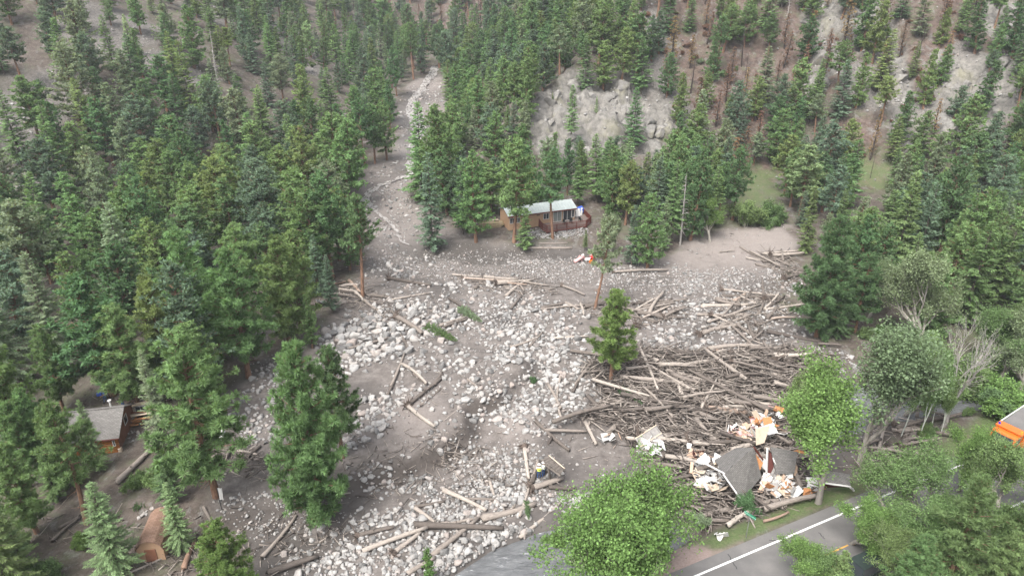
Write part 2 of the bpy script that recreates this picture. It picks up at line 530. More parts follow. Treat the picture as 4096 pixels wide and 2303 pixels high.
# --- the ground sheet
def axis(segs):
    out = []
    for a, b, s in segs:
        n = max(1, int(round(abs(b - a) / s)))
        out += list(np.linspace(a, b, n, endpoint=False))
    out.append(segs[-1][1])
    return np.array(out)
gx = axis([(-700, -400, 40), (-400, -180, 8), (-180, -62, 1.1), (-62, 66, .5), (66, 140, .85), (140, 170, 1.5), (170, 400, 8), (400, 700, 40)])
gy = axis([(-300, 0, 30), (0, 36, 3), (36, 122, .5), (122, 150, .8), (150, 200, .8), (200, 320, 1.2), (320, 480, 5), (480, 700, 20)])
GX, GY = np.meshgrid(gx, gy)
fx, fy = GX.ravel(), GY.ravel()
GZ = H(fx, fy)
nx, ny = len(gx), len(gy)
ii = np.arange(nx * ny).reshape(ny, nx)
quads = np.stack([ii[:-1, :-1].ravel(), ii[:-1, 1:].ravel(), ii[1:, 1:].ravel(), ii[1:, :-1].ravel()], 1)
GZ2 = GZ.reshape(ny, nx)
H_exact = H
def H(x, y):
    x = np.clip(np.asarray(x, float), gx[0], gx[-1] - 1e-6); y = np.clip(np.asarray(y, float), gy[0], gy[-1] - 1e-6)
    i = np.clip(np.searchsorted(gx, x, 'right') - 1, 0, nx - 2); j = np.clip(np.searchsorted(gy, y, 'right') - 1, 0, ny - 2)
    u = (x - gx[i]) / (gx[i + 1] - gx[i]); v = (y - gy[j]) / (gy[j + 1] - gy[j])
    return (GZ2[j, i] * (1 - u) + GZ2[j, i + 1] * u) * (1 - v) + (GZ2[j + 1, i] * (1 - u) + GZ2[j + 1, i + 1] * u) * v
dm = sd_poly(fx, fy, DEBRIS)
m_mud = sstep(-dm + fbm(fx / 4, fy / 4, 31, 3) * 5, -1.5, 1.0)
m_talus = sstep(blobs(fx, fy, talus_w, 1.5) + fbm(fx / 5, fy / 5, 33, 3) * .9, .15, .6)
m_grass = .8 * sstep(blobs(fx, fy, [(a, b, r * 1.5) for a, b, r in grass_w]) + fbm(fx / 2.5, fy / 2.5, 34, 4) * 1.6, .35, .9)
m_burn = sstep(blobs(fx, fy, burn_w, 1.3) + fbm(fx / 7, fy / 7, 35, 3) * 1.0, .1, .7)
m_rock = sstep(blobs(fx, fy, rock_w, 1.4) + fbm(fx / 2.5, fy / 2.5, 36, 3) * .5, .15, .45)
dro = d_line(fx, fy, ROAD); drv = d_line(fx, fy, RIVER)
verge = (1 - sstep(dro, 5.4, 7.2)) * sstep(dro, 3.9, 4.6) * (m_mud < .99)
m_grass = np.maximum(m_grass, verge)
m_mud = m_mud * (1 - sstep(verge, .1, .6))
wet = sstep(fbm(fx / 8, fy / 8, 41, 3) + .35 * np.exp(-(d_line(fx, fy, STREAM) / 4) ** 2) + .5 * np.exp(-(np.maximum(drv - 4, 0) / 2.0) ** 2), .02, .25)
dl = at(3000, 960, 2); dl2 = at(2750, 1010, 2)
pink = np.maximum(np.exp(-(((fx - dl[0]) / 14) ** 2 + ((fy - dl[1]) / 11) ** 2) ** 2), .8 * np.exp(-(((fx - dl2[0]) / 9) ** 2 + ((fy - dl2[1]) / 6) ** 2)))
for a, b, r in [(1650, 1700, 4), (2090, 1700, 3), (1600, 760, 9), (1640, 600, 9), (1500, 830, 8), (1690, 440, 10), (1710, 330, 12), (1560, 920, 7)]:
    c = cast(a, b, H0); pink = np.maximum(pink, .8 * np.exp(-(((fx - c[0]) ** 2 + (fy - c[1]) ** 2) / r ** 2)))
pull = at(2660, 2260, ROAD_Z)
PULL = np.array([at(a, b, ROAD_Z)[:2] for a, b in ((2560, 2420), (2610, 2240), (2690, 2150), (2790, 2165), (2860, 2200), (2960, 2175), (2860, 2230), (2700, 2420))])
m_pull = sstep(-sd_poly(fx, fy, PULL) + fbm(fx / 1.5, fy / 1.5, 81, 3) * 1.0, -.5, .5)
m_grass = m_grass * (1 - m_pull)
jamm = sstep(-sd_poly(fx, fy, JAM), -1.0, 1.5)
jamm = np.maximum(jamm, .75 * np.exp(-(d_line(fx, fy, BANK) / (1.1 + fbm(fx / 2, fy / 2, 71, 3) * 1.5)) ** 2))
A = np.stack([m_mud, m_talus, m_grass, m_burn], 1)
B = np.stack([wet, pink, m_rock, jamm], 1)
C_ = np.stack([m_pull, np.zeros_like(wet), np.zeros_like(wet), np.ones_like(wet)], 1)

def mat_ground():
    t = NT('ground')
    co = t.coord('Object')
    def sep(name):
        nd = t.n('Attribute'); nd.attribute_name = name
        s = t.n('SeparateColor'); t.l(nd.outputs['Color'], s.inputs[0])
        return s.outputs[0], s.outputs[1], s.outputs[2], nd.outputs['Alpha']
    mud, talus, grass, burn = sep('ga'); wet_, pink_, rock_, jam_ = sep('gb'); pull_, _, _, _ = sep('gc')
    n_big = t.noise(.12, 5, .65, co); n_mid = t.noise(.9, 5, .7, co); n_fine = t.noise(5.0, 4, .7, co); n_grit = t.noise(16.0, 2, .7, co)
    vo = t.n('TexVoronoi'); vo.inputs['Scale'].default_value = 1.1; t.l(co, vo.inputs['Vector'])
    vo2 = t.n('TexVoronoi'); vo2.inputs['Scale'].default_value = 3.2; t.l(co, vo2.inputs['Vector'])
    # forest floor: needle duff and soil with stones
    c = t.ramp(n_mid, [(.3, (.05, .040, .033)), (.5, (.092, .074, .062)), (.7, (.145, .122, .105))])
    c = t.mix(t.ramp(n_fine, [(.58, 0), (.66, .6)]), c, (.18, .165, .15))
    c = t.mix(t.ramp(n_big, [(.5, 0), (.66, .55)]), c, (.085, .10, .05))
    # burnt slope: rusty needle litter
    b = t.ramp(n_mid, [(.3, (.032, .025, .022)), (.5, (.10, .066, .054)), (.68, (.15, .112, .098))])
    c = t.mix(t.math('MULTIPLY', burn, .75), c, b)
    c = t.mix(t.ramp(t.noise(.35, 5, .7, co), [(.52, 0), (.62, .65)]), c, (.105, .112, .07))
    c = t.mix(t.ramp(t.noise(.55, 5, .75, t.mapping(co, (1.2, .6, 1))), [(.55, 0), (.63, .8)]), c, t.ramp(n_fine, [(.35, (.10, .095, .088)), (.65, (.22, .21, .195))]))
    # talus
    tl = t.mix(.75, t.ramp(n_fine, [(.3, (.10, .092, .086)), (.55, (.165, .155, .145)), (.75, (.25, .238, .225))]), t.ramp(vo2.outputs['Color'], [(.2, (.62, .6, .58)), (.8, (1.2, 1.18, 1.14))]), 'MULTIPLY')
    c = t.mix(talus, c, tl)
    # bedrock
    rk = t.mix(.7, t.ramp(n_mid, [(.3, (.085, .08, .074)), (.5, (.175, .168, .155)), (.75, (.265, .253, .235))]), t.ramp(vo.outputs['Color'], [(.1, (.7, .69, .67)), (.9, (1.15, 1.13, 1.1))]), 'MULTIPLY')
    rk = t.mix(t.ramp(n_big, [(.55, 0), (.7, .35)]), rk, (.24, .23, .13))
    c = t.mix(rock_, c, rk)
    # meadow and verge
    g = t.ramp(n_fine, [(.3, (.055, .085, .028)), (.55, (.095, .13, .05)), (.75, (.15, .15, .075))])
    g = t.mix(t.ramp(n_mid, [(.5, 0), (.66, .7)]), g, (.14, .115, .08))
    c = t.mix(grass, c, g)
    # flood mud
    m = t.ramp(n_mid, [(.3, (.085, .075, .068)), (.5, (.138, .122, .112)), (.7, (.20, .18, .167))])
    m = t.mix(.6, m, t.ramp(n_fine, [(.35, (.74, .735, .73)), (.62, (1.12, 1.115, 1.11))]), 'MULTIPLY')
    m = t.mix(t.ramp(n_grit, [(.66, 0), (.72, .35)]), m, (.24, .23, .22))
    m = t.mix(t.math('MULTIPLY', wet_, .7), m, (.064, .057, .052))
    m = t.mix(t.math('MULTIPLY', pink_, .8), m, t.ramp(n_fine, [(.3, (.20, .17, .153)), (.7, (.30, .268, .248))]))
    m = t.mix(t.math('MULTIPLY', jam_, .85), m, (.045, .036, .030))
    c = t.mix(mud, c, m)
    c = t.mix(pull_, c, t.ramp(n_fine, [(.3, (.23, .172, .15)), (.7, (.31, .245, .22))]))
    rough = t.mix(t.math('MULTIPLY', t.math('MULTIPLY', mud, wet_), .8), (.95,) * 3, (.38,) * 3)
    hgt = t.mix(.5, n_fine, t.mix(.5, vo2.outputs['Distance'], n_mid))
    c = t.mix(1.0, c, (.78, .78, .78), 'MULTIPLY')
    return t.pbr(c, rough, normal=t.bump(hgt, t.math('SUBTRACT', .6, t.math('MULTIPLY', mud, .38)), .25), spec=.3)
M['ground'] = mat_ground()
ground = link('ground', mesh_of('ground', np.stack([fx, fy, GZ], 1), quads, M['ground'], True, vcol={'ga': A, 'gb': B, 'gc': C_}))
tag(ground, kind='structure')

# --- ribbons: river, stream, road and its paint
def ribbon(name, line, half, zf, mat, parent=None, nacross=2, u0=-1.0, u1=1.0, kind='structure'):
    line = np.asarray(line)[:, :2]
    tdir = np.gradient(line, axis=0); tdir /= np.linalg.norm(tdir, axis=1)[:, None] + 1e-9
    nrm = np.stack([-tdir[:, 1], tdir[:, 0]], 1)
    hw = half if hasattr(half, '__len__') else np.full(len(line), half)
    V = []
    for k in range(nacross):
        u = u0 + (u1 - u0) * k / (nacross - 1)
        p = line + nrm * (hw * u)[:, None]
        V.append(np.stack([p[:, 0], p[:, 1], zf(p[:, 0], p[:, 1])], 1))
    V = np.stack(V, 1).reshape(-1, 3)
    n = len(line); ii = np.arange(n * nacross).reshape(n, nacross)
    Fq = np.stack([ii[:-1, :-1].ravel(), ii[:-1, 1:].ravel(), ii[1:, 1:].ravel(), ii[1:, :-1].ravel()], 1)[:, ::-1]
    o = link(name, mesh_of(name, V, np.ascontiguousarray(Fq), mat, True), parent)
    if parent is None: tag(o, kind=kind)
    return o
def mat_water():
    t = NT('river_water')
    co = t.coord('Object')
    mp = t.mapping(co, (.7, 2.2, 1), (0, 0, R(-38)))
    n1 = t.noise(1.5, 6, .7, mp); n2 = t.noise(.28, 3, .6, co); n3 = t.noise(.8, 4, .7, mp)
    foam = t.math('MULTIPLY', t.ramp(t.noise(1.3, 7, .8, mp), [(.54, 0), (.66, 1)]), t.ramp(n2, [(.46, 0), (.62, 1)]))
    col = t.mix(foam, t.ramp(n3, [(.3, (.06, .062, .064)), (.5, (.095, .098, .101)), (.72, (.135, .138, .14))]), (.42, .43, .44))
    rough = t.mix(foam, (.3,) * 3, (.8,) * 3)
    return t.pbr(col, rough, normal=t.bump(t.mix(.5, n1, n3), .8, .3), spec=.3)
M['water'] = mat_water()
def mat_stream():
    t = NT('stream_water')
    co = t.coord('Object')
    n1 = t.noise(1.0, 7, .8, t.mapping(co, (1.6, .7, 1)))
    foam = t.math('MULTIPLY', t.ramp(n1, [(.42, 0), (.64, 1)]), .85)
    col = t.mix(foam, (.125, .11, .10), (.42, .405, .39))
    return t.pbr(col, t.mix(foam, (.2,) * 3, (.7,) * 3), normal=t.bump(n1, .7, .2), spec=.5)
M['stream'] = mat_stream()
riv = smooth_line(RIVER[::3], 6)
river = ribbon('river', riv, 5.2, lambda x, y: np.full(np.shape(x), -.95) + .02 * np.clip(y - 45, 0, None), M['water'], nacross=6)
SL = smooth_line(STREAM[: int(len(STREAM) * .8)], 4)
SL = SL + np.stack([vnoise(np.arange(len(SL)) * .21, np.zeros(len(SL)), 6) - .5, vnoise(np.arange(len(SL)) * .23, np.zeros(len(SL)), 8) - .5], 1) * 1.2
zc_ = H(SL[:, 0], SL[:, 1]); zc_ = np.minimum.accumulate(np.convolve(np.pad(zc_, 6, 'edge'), np.ones(13) / 13, 'valid')) + .16
st_w = (.15 + 1.2 * vnoise(np.arange(len(SL)) * .13, np.zeros(len(SL)), 4) + .5 * (SL[:, 1] > 170)) * np.interp(np.arange(len(SL)), [0, len(SL) * .8, len(SL) - 1], [1.2, 1.0, .25])
def z_stream(x, y):
    i = np.argmin((np.asarray(x)[:, None] - SL[:, 0][None]) ** 2 + (np.asarray(y)[:, None] - SL[:, 1][None]) ** 2, 1)
    return zc_[i]
stream = ribbon('stream', SL, st_w, z_stream, M['stream'], nacross=5)

def mat_asphalt():
    t = NT('asphalt')
    co = t.coord('Object')
    n = t.noise(.5, 4, .6, co); g = t.noise(30, 2, .6, co)
    c = t.ramp(n, [(.3, (.095, .092, .09)), (.7, (.135, .128, .123))])
    c = t.mix(.5, c, t.ramp(g, [(.3, (.8, .8, .8)), (.7, (1.15, 1.15, 1.15))]), 'MULTIPLY')
    wv = t.noise(.9, 2, .5, t.mapping(co, (.15, .6, 1), (0, 0, R(25))))
    c = t.mix(t.ramp(wv, [(.55, 0), (.65, .35)]), c, (.075, .072, .07))
    return t.pbr(c, .85, spec=.3)
M['asphalt'] = mat_asphalt()
M['white_paint'] = plain('white_road_paint', (.55, .545, .53), .7, var=.1, scale=6)
M['yellow_paint'] = plain('yellow_road_paint', (.42, .24, .06), .7, var=.15, scale=6)
road = ribbon('road', ROAD, 4.0, lambda x, y: np.full(np.shape(x), ROAD_Z + .03), M['asphalt'], nacross=5)
zl = lambda x, y: np.full(np.shape(x), ROAD_Z + .036)
ribbon('edge_line', ROAD, 4.0, zl, M['white_paint'], road, 2, .70, .745)
ribbon('edge_line', ROAD, 4.0, zl, M['white_paint'], road, 2, -.745, -.70)
# broken yellow centre line, dash by dash
seg = np.linalg.norm(np.diff(ROAD, axis=0), axis=1); cum = np.concatenate([[0], np.cumsum(seg)])
def road_at(s):
    return np.array([np.interp(s, cum, ROAD[:, 0]), np.interp(s, cum, ROAD[:, 1])])
s0 = cum[np.argmin(np.linalg.norm(ROAD - _r1[:2], axis=1))]
for k in range(-4, 7):
    a = s0 + k * 9.5
    ribbon('centre_dash', np.array([road_at(a + j) for j in (0, 1.5, 3.0)]), 1.0, zl, M['yellow_paint'], road, 2, -.07, .07)
M['crack'] = plain('crack_sealant', (.03, .03, .03), .6)
def crack(px0, py0, px1, py1):
    a, b = at(px0, py0, ROAD_Z), at(px1, py1, ROAD_Z)
    pts = [a[:2] + (b - a)[:2] * k / 6 + RNG.normal(0, .06, 2) for k in range(7)]
    ribbon('sealed_crack', np.array(pts), .045, lambda x, y: np.full(np.shape(x), ROAD_Z + .034), M['crack'], road, 2)
crack(2912, 2218, 2945, 2275); crack(3275, 2130, 3300, 2152); crack(3080, 2160, 3140, 2165)
# ================================================================== TREES
def norm(v): return v / (np.linalg.norm(v, axis=-1, keepdims=True) + 1e-9)
def blades(c, d, L, W, rng, tone, up=1.0):
    """diamond-shaped leaf faces: centres c, directions d, their flat sides turned mostly to the sky"""
    nn = rng.normal(size=d.shape) * .55 + np.array([0, 0, up])
    nn[:, :2] += norm(c[:, :2]) * .5
    s = norm(np.cross(d, nn))
    L = L[:, None]; W = W[:, None]
    V = np.stack([c, c + d * L * .45 + s * W * .5, c + d * L, c + d * L * .45 - s * W * .5], 1).reshape(-1, 3)
    return V, np.arange(len(V)).reshape(-1, 4), tone
def tube_mesh(segs, n=6):
    """segs: lists of (points, radii)"""
    V = []; Fs = []
    for pts, rad in segs:
        pts = np.asarray(pts, float); m = len(pts)
        d = np.gradient(pts, axis=0); d = norm(d)
        a = norm(np.cross(d, np.where(np.abs(d[:, 2:3]) < .9, [[0, 0, 1.0]], [[1.0, 0, 0]]))); b = np.cross(d, a)
        o = len(V)
        for i in range(m):
            for k in range(n):
                t = 2 * math.pi * k / n
                V.append(pts[i] + rad[i] * (math.cos(t) * a[i] + math.sin(t) * b[i]))
        for i in range(m - 1):
            for k in range(n):
                Fs.append((o + i * n + k, o + i * n + (k + 1) % n, o + (i + 1) * n + (k + 1) % n, o + (i + 1) * n + k))
    return np.array(V), np.array(Fs)

def pine(seed, cb=.28, Rr=2.7, nb=70, dens=1.0, blade_n=12, H=16.0, bare=0, bw=.36):
    rng = np.random.default_rng(seed)
    bend = rng.normal(0, .35, 2)
    tz = np.linspace(0, 1, 9)
    axis_p = lambda t: np.array([bend[0] * math.sin(t * 2.6), bend[1] * math.sin(t * 2.2), t * H])
    tp = np.array([axis_p(t) for t in tz]); tp[0, 2] = -.6
    tr = .27 * (1 - tz) ** .8 + .03; tr[0] *= 1.25
    limbs = []; cen = []; out = []; rad = []
    for i in range(nb):
        u = (i + rng.random()) / nb
        t = cb + (1 - cb) * u ** .92
        prof = min(1.0, .5 + u * 3.2) * (1 - u) ** .62 + .10
        L = Rr * prof * rng.uniform(.65, 1.18)
        az = i * 2.399 + rng.normal(0, .45)
        el = R(-12 + 55 * u + rng.normal(0, 9))
        d = np.array([math.cos(az) * math.cos(el), math.sin(az) * math.cos(el), math.sin(el)])
        p0 = axis_p(t)
        up = .25 * L
        P = lambda s: p0 + d * L * s + np.array([0, 0, up * s * s])
        limbs.append(([P(0), P(.5), P(.95)], [.05 + .012 * L, .035, .012]))
        m = max(3, int(L * 4.2 * dens))
        for k in range(m):
            s = rng.uniform(.15, 1.04)
            c = P(s) + rng.normal(0, .22, 3) * np.array([1, 1, .6])
            cen.append(c); out.append(norm(P(1) - p0)); rad.append(rng.uniform(.38, .62) * (.8 + .25 * (1 - u)))
    for k in range(int(6 * dens)):
        cen.append(axis_p(1.0) + rng.normal(0, .12, 3) - np.array([0, 0, k * .12])); out.append(np.array([0, 0, 1.0])); rad.append(.36)
    for k in range(bare):
        t = rng.uniform(min(.12, cb * .5), cb); az = rng.uniform(0, 6.28); L = rng.uniform(.5, 1.4)
        p0 = axis_p(t); d = np.array([math.cos(az), math.sin(az), rng.uniform(-.2, .1)])
        limbs.append(([p0, p0 + d * L * .5, p0 + d * L + np.array([0, 0, -.08])], [.03, .02, .008]))
    cen = np.array(cen); out = np.array(out); rad = np.array(rad)
    n = len(cen)
    C = np.repeat(cen, blade_n, 0); O = np.repeat(out, blade_n, 0); Rd = np.repeat(rad, blade_n)
    D = norm(rng.normal(size=C.shape) + O * .45 + np.array([0, 0, .55]))
    tone = np.repeat(rng.uniform(.68, 1.3, n), blade_n) * rng.uniform(.85, 1.15, len(C))
    V, Fq, tn = blades(C, D, Rd * rng.uniform(.8, 1.15, len(C)), Rd * bw, rng, tone)
    tv, tf = tube_mesh([(tp, tr)] + limbs, 6)
    return (tv, tf), (V, Fq, tn)

def fir(seed, cb=.1, Rr=2.3, nb=95, droop=-14, H=16.0, dens=1.0, shag=1.0, bw=.5):
    rng = np.random.default_rng(seed)
    tz = np.linspace(0, 1, 7)
    tp = np.stack([0 * tz, 0 * tz, tz * H], 1); tp[0, 2] = -.6
    tr = .2 * (1 - tz) + .02
    limbs = []; C = []; D = []; T = []; LL = []
    for i in range(nb):
        u = (i + rng.random()) / nb
        t = cb + (1 - cb) * u
        L = (Rr * (1 - u) ** .82 + .18) * rng.uniform(.7, 1.14) * (min(1, .6 + u * 4))
        az = i * 2.399 + rng.normal(0, .4)
        el = R(droop + 42 * u ** 1.6 + rng.normal(0, 6))
        d = np.array([math.cos(az) * math.cos(el), math.sin(az) * math.cos(el), math.sin(el)])
        side = np.array([-math.sin(az), math.cos(az), 0])
        p0 = np.array([0, 0, t * H])
        P = lambda s: p0 + d * L * s + np.array([0, 0, .16 * L * s * s])
        limbs.append(([P(0), P(.9)], [.03, .008]))
        m = max(5, int(L * 15 * dens)); bt = rng.uniform(.7, 1.28)
        for k in range(m):
            s = .12 + .9 * (k + rng.random()) / m
            sg = 1 if k % 2 else -1
            dd = d * rng.uniform(.5, .95) + side * sg * rng.uniform(.35, .9) + np.array([0, 0, rng.normal(-.08, .22)])
            C.append(P(s) + rng.normal(0, .05, 3)); D.append(dd); T.append(bt * rng.uniform(.85, 1.18)); LL.append((.28 + .30 * (1 - s) * min(1, L)) * rng.uniform(.8, 1.2) * shag)
    for k in range(14):
        C.append([0, 0, H * .985 - k * .05]); D.append(rng.normal(0, .5, 3) + np.array([0, 0, .9])); T.append(1.1); LL.append(.4)
    C = np.array(C); D = norm(np.array(D)); LL = np.array(LL)
    V, Fq, tn = blades(C, D, LL * 1.45, LL * bw, rng, np.array(T))
    tv, tf = tube_mesh([(tp, tr)] + limbs, 5)
    return (tv, tf), (V, Fq, tn)

def broad(seed, H=11.0, wr=.36, puff=1.0, spread=.55, nl=3, leaf=.2, per=15, fork=.22, ntr=1, sparse=1.0, bare=.0):
    """cottonwood or aspen: forked limbs that carry clumps of small leaves"""
    rng = np.random.default_rng(seed)
    segs = []; tips = []
    def grow(p, d, L, r, lev):
        n = 4; pts = [p]; rs = [r]
        for k in range(n):
            d = norm(d + rng.normal(0, .16, 3) + np.array([0, 0, .10]))
            p = p + d * L / n; pts.append(p); rs.append(r * (1 - .5 * (k + 1) / n))
        segs.append((pts, rs))
        if lev >= 2:
            for q in pts[1 if lev > 2 else 2:]:
                tips.append((q, lev))
        if lev >= nl + 1: return
        kids = rng.integers(3, 5) if lev else rng.integers(4, 6)
        for k in range(kids):
            az = rng.uniform(0, 6.28); tl = rng.uniform(.3, .95) * spread * 1.5
            a = norm(np.cross(d, [0.3, .2, 1.0])); b = np.cross(d, a)
            dd = norm(d + (a * math.cos(az) + b * math.sin(az)) * tl)
            j = rng.integers(max(1, n - 2), n + 1)
            grow(pts[j], dd, L * rng.uniform(.58, .82), rs[j] * .72, lev + 1)
    for k in range(ntr):
        az = rng.uniform(0, 6.28); off = .35 * (ntr > 1)
        d0 = norm(np.array([math.cos(az) * off, math.sin(az) * off, 1.0]))
        grow(np.array([.25 * math.cos(az) * (ntr > 1), .25 * math.sin(az) * (ntr > 1), -.4]), d0, H * (fork + .08), .022 * H / ntr ** .4, 0)
    mx = max(t[0][2] for t in tips)
    cen = np.array([t[0] for t in tips]); k = rng.random(len(cen)) < sparse
    cen = cen[k]
    n = len(cen)
    f = H / mx
    r95 = np.percentile(np.hypot(cen[:, 0], cen[:, 1]), 92)
    q = np.array([wr * H / r95, wr * H / r95, f])
    cen = cen * q
    C = np.repeat(cen, per, 0) + rng.normal(0, .028 * H * puff, (n * per, 3))
    D = norm(rng.normal(size=C.shape) + np.array([0, 0, .25]))
    tone = np.repeat(rng.uniform(.55, 1.35, n), per) * rng.uniform(.82, 1.2, n * per)
    Ls = leaf * rng.uniform(.75, 1.3, len(C))
    V, Fq, tn = blades(C, D, Ls * 1.2, Ls * .8, rng, tone, .6)
    tv, tf = tube_mesh(segs, 5)
    return (tv * q, tf), (V, Fq, tn)

def snag(seed, H=14.0, nb=60, Rr=1.7, curl=.0):
    rng = np.random.default_rng(seed)
    tz = np.linspace(0, 1, 8)
    tp = np.stack([rng.normal(0, .08, 8).cumsum() * .5, rng.normal(0, .08, 8).cumsum() * .5, tz * H], 1); tp[0] = (0, 0, -.5)
    segs = [(tp, .2 * (1 - tz) ** .9 + .015)]
    br = []
    for i in range(nb):
        u = rng.uniform(.2, .97); az = rng.uniform(0, 6.28)
        L = Rr * (1.1 - u) ** .8 * rng.uniform(.4, 1.15)
        j = u * 7; a = int(j); p0 = tp[a] + (tp[min(a + 1, 7)] - tp[a]) * (j - a)
        d = np.array([math.cos(az), math.sin(az), rng.uniform(-.25, .3)])
        br.append(([p0, p0 + d * L * .5, p0 + d * L + np.array([0, 0, -.2 * L])], [.035, .02, .006]))
        for q in range(2):
            e = d + rng.normal(0, .5, 3)
            br.append(([p0 + d * L * .5, p0 + d * L * .5 + e * L * .35], [.015, .005]))
    return tube_mesh(segs, 6), tube_mesh(br, 4)

PROTO = {}
def reg(kind, gen, bark, leafm, H):
    (tv, tf), (V, Fq, tn) = gen
    t = mesh_of('trunk', tv, tf, M[bark], True)
    c = mesh_of('crown', V, Fq, M[leafm], False, fattr={'tone': tn})
    PROTO.setdefault(kind, []).append((t, c, H))
for s in range(7): reg('pine', pine(100 + s, cb=[.12, .2, .08, .26, .16, .3, .1][s], Rr=[3.3, 3.5, 3.0, 3.6, 3.8, 3.2, 3.9][s], nb=84, dens=1.1, bare=8), 'bark_pine', 'needle', 16)
for s in range(3): reg('slim', pine(140 + s, cb=[.06, .1, .05][s], Rr=[2.3, 2.5, 2.7][s], nb=88, dens=1.2), 'bark_pine', 'needle', 16)
for s in range(2): reg('high', pine(160 + s, cb=[.52, .46][s], Rr=[3.1, 3.5][s], nb=60, bare=26), 'bark_pine', 'needle', 16)
for s in range(6): reg('fir', fir(200 + s, cb=[.06, .1, .05, .14, .04, .2][s], Rr=[2.8, 2.5, 3.1, 2.7, 3.4, 2.9][s], nb=120), 'bark_fir', 'needle', 16)
for s in range(2): reg('spruce', fir(240 + s, cb=.05, Rr=[3.3, 3.0][s], nb=130, droop=-20, shag=1.2), 'bark_fir', 'needle', 16)
for s in range(2): reg('hero', pine(300 + s, cb=[.07, .1][s], Rr=[4.0, 3.6][s], nb=135, dens=1.25, blade_n=34, bw=.15), 'bark_pine', 'needle', 16)
for s in range(3): reg('finepine', pine(100 + [0, 1, 4][s], cb=[.14, .22, .18][s], Rr=[3.2, 3.5, 3.7][s], nb=92, dens=1.25, blade_n=30, bw=.16, bare=8), 'bark_pine', 'needle', 16)
for s in range(2): reg('finehigh', pine(160 + s, cb=[.5, .42][s], Rr=[3.0, 3.3][s], nb=64, dens=1.2, blade_n=30, bw=.16, bare=26), 'bark_pine', 'needle', 16)
for s in range(2): reg('finefir', fir(220 + s, cb=[.06, .1][s], Rr=[2.9, 3.1][s], nb=190, dens=2.6, shag=.62, bw=.36), 'bark_fir', 'needle', 16)
for s in range(2): reg('burn', pine(340 + s, cb=.15, Rr=1.9, nb=50, dens=.6, blade_n=9, bare=14), 'bark_burnt', 'needle', 16)
for s in range(3): reg('cotton', broad(400 + s, H=11, wr=.31, puff=.8, spread=[.6, .68, .55][s], per=12, leaf=.125, nl=4, fork=.14, sparse=.5), 'bark_grey', 'leaf', 11)
for s in range(1): reg('bigcotton', broad(430 + s, H=11, wr=.37, puff=.7, spread=.72, per=9, leaf=.125, ntr=3, fork=.14, nl=4, sparse=.45), 'bark_grey', 'leaf', 11)
for s in range(2): reg('bare', broad(480 + s, H=11, wr=.2, puff=.6, spread=.5, per=4, leaf=.12, fork=.3, nl=3, sparse=.12), 'bark_dead', 'leaf', 11)
for s in range(2): reg('aspen', broad(450 + s, H=11, wr=.15, puff=.8, spread=.45, per=30, leaf=.125, fork=.3, nl=3, sparse=.75), 'bark_aspen', 'leaf', 11)
for s in range(2): reg('column', broad(460 + s, H=11, wr=.19, puff=.85, spread=.55, per=14, leaf=.115, fork=.14, nl=4, sparse=.42), 'bark_grey', 'leaf', 11)
for s in range(3): reg('bush', broad(470 + s, H=3.0, wr=.5, puff=1.5, spread=.8, per=16, leaf=.10, fork=.12, ntr=4, nl=2), 'bark_grey', 'leaf', 3)
PROTO['sbush'] = PROTO['bush']
for s in range(3):
    (a, b), (c, d) = snag(500 + s)
    PROTO.setdefault('snag', []).append((mesh_of('trunk', a, b, M['bark_dead'], True), mesh_of('crown', c, d, M['bark_dead'], True), 14))
    PROTO.setdefault('charred', []).append((mesh_of('trunk', a, b, M['bark_burnt'], True), mesh_of('crown', c, d, M['bark_burnt'], True), 14))

TONES = {  # leaf colour of a tree and the words for it
    'green': ((0.148, 0.236, 0.100), 'mid green'), 'dark': ((0.106, 0.182, 0.086), 'dark green'), 'yellow': ((0.172, 0.238, 0.094), 'yellowish green'),
    'blue': ((.122, .182, .122), 'bluish green'), 'pale': ((0.214, 0.306, 0.156), 'pale green'), 'grey': ((0.203, 0.260, 0.164), 'greyish green'),
    'fresh': ((.128, .208, .068), 'fresh green'), 'leaf': ((.138, .208, .085), 'bright green'), 'soft': ((.162, .215, .122), 'silvery green'),
    'brown': ((.19, .118, .088), 'rusty brown'), 'olive': ((0.146, 0.208, 0.089), 'olive green'), 'bronze': ((0.262, 0.181, 0.101), 'half-scorched'), 'none': ((.3, .3, .3), 'bare grey')}
NAMES = {'finepine': 'pine_tree', 'finehigh': 'pine_tree', 'finefir': 'fir_tree', 'pine': 'pine_tree', 'slim': 'lodgepole_pine', 'high': 'pine_tree', 'hero': 'pine_tree', 'fir': 'fir_tree', 'spruce': 'spruce_tree', 'burn': 'scorched_pine', 'cotton': 'cottonwood_tree',
         'bigcotton': 'cottonwood_tree', 'column': 'aspen_tree', 'aspen': 'aspen_tree', 'bush': 'leafy_shrub', 'sbush': 'scorched_shrub', 'snag': 'dead_tree', 'bare': 'dead_tree', 'charred': 'charred_tree'}
WORD = {'young_pine': 'young pine', 'scorched_shrub': 'scorched shrub', 'lodgepole_pine': 'slim pine', 'pine_tree': 'pine', 'fir_tree': 'fir', 'spruce_tree': 'spruce', 'scorched_pine': 'scorched pine', 'cottonwood_tree': 'cottonwood', 'aspen_tree': 'aspen', 'leafy_shrub': 'shrub', 'dead_tree': 'dead tree', 'charred_tree': 'charred tree'}
TREES = []      # (object, pixel x, pixel y of the middle, size word, tone words, name, own label)
BASES = {}
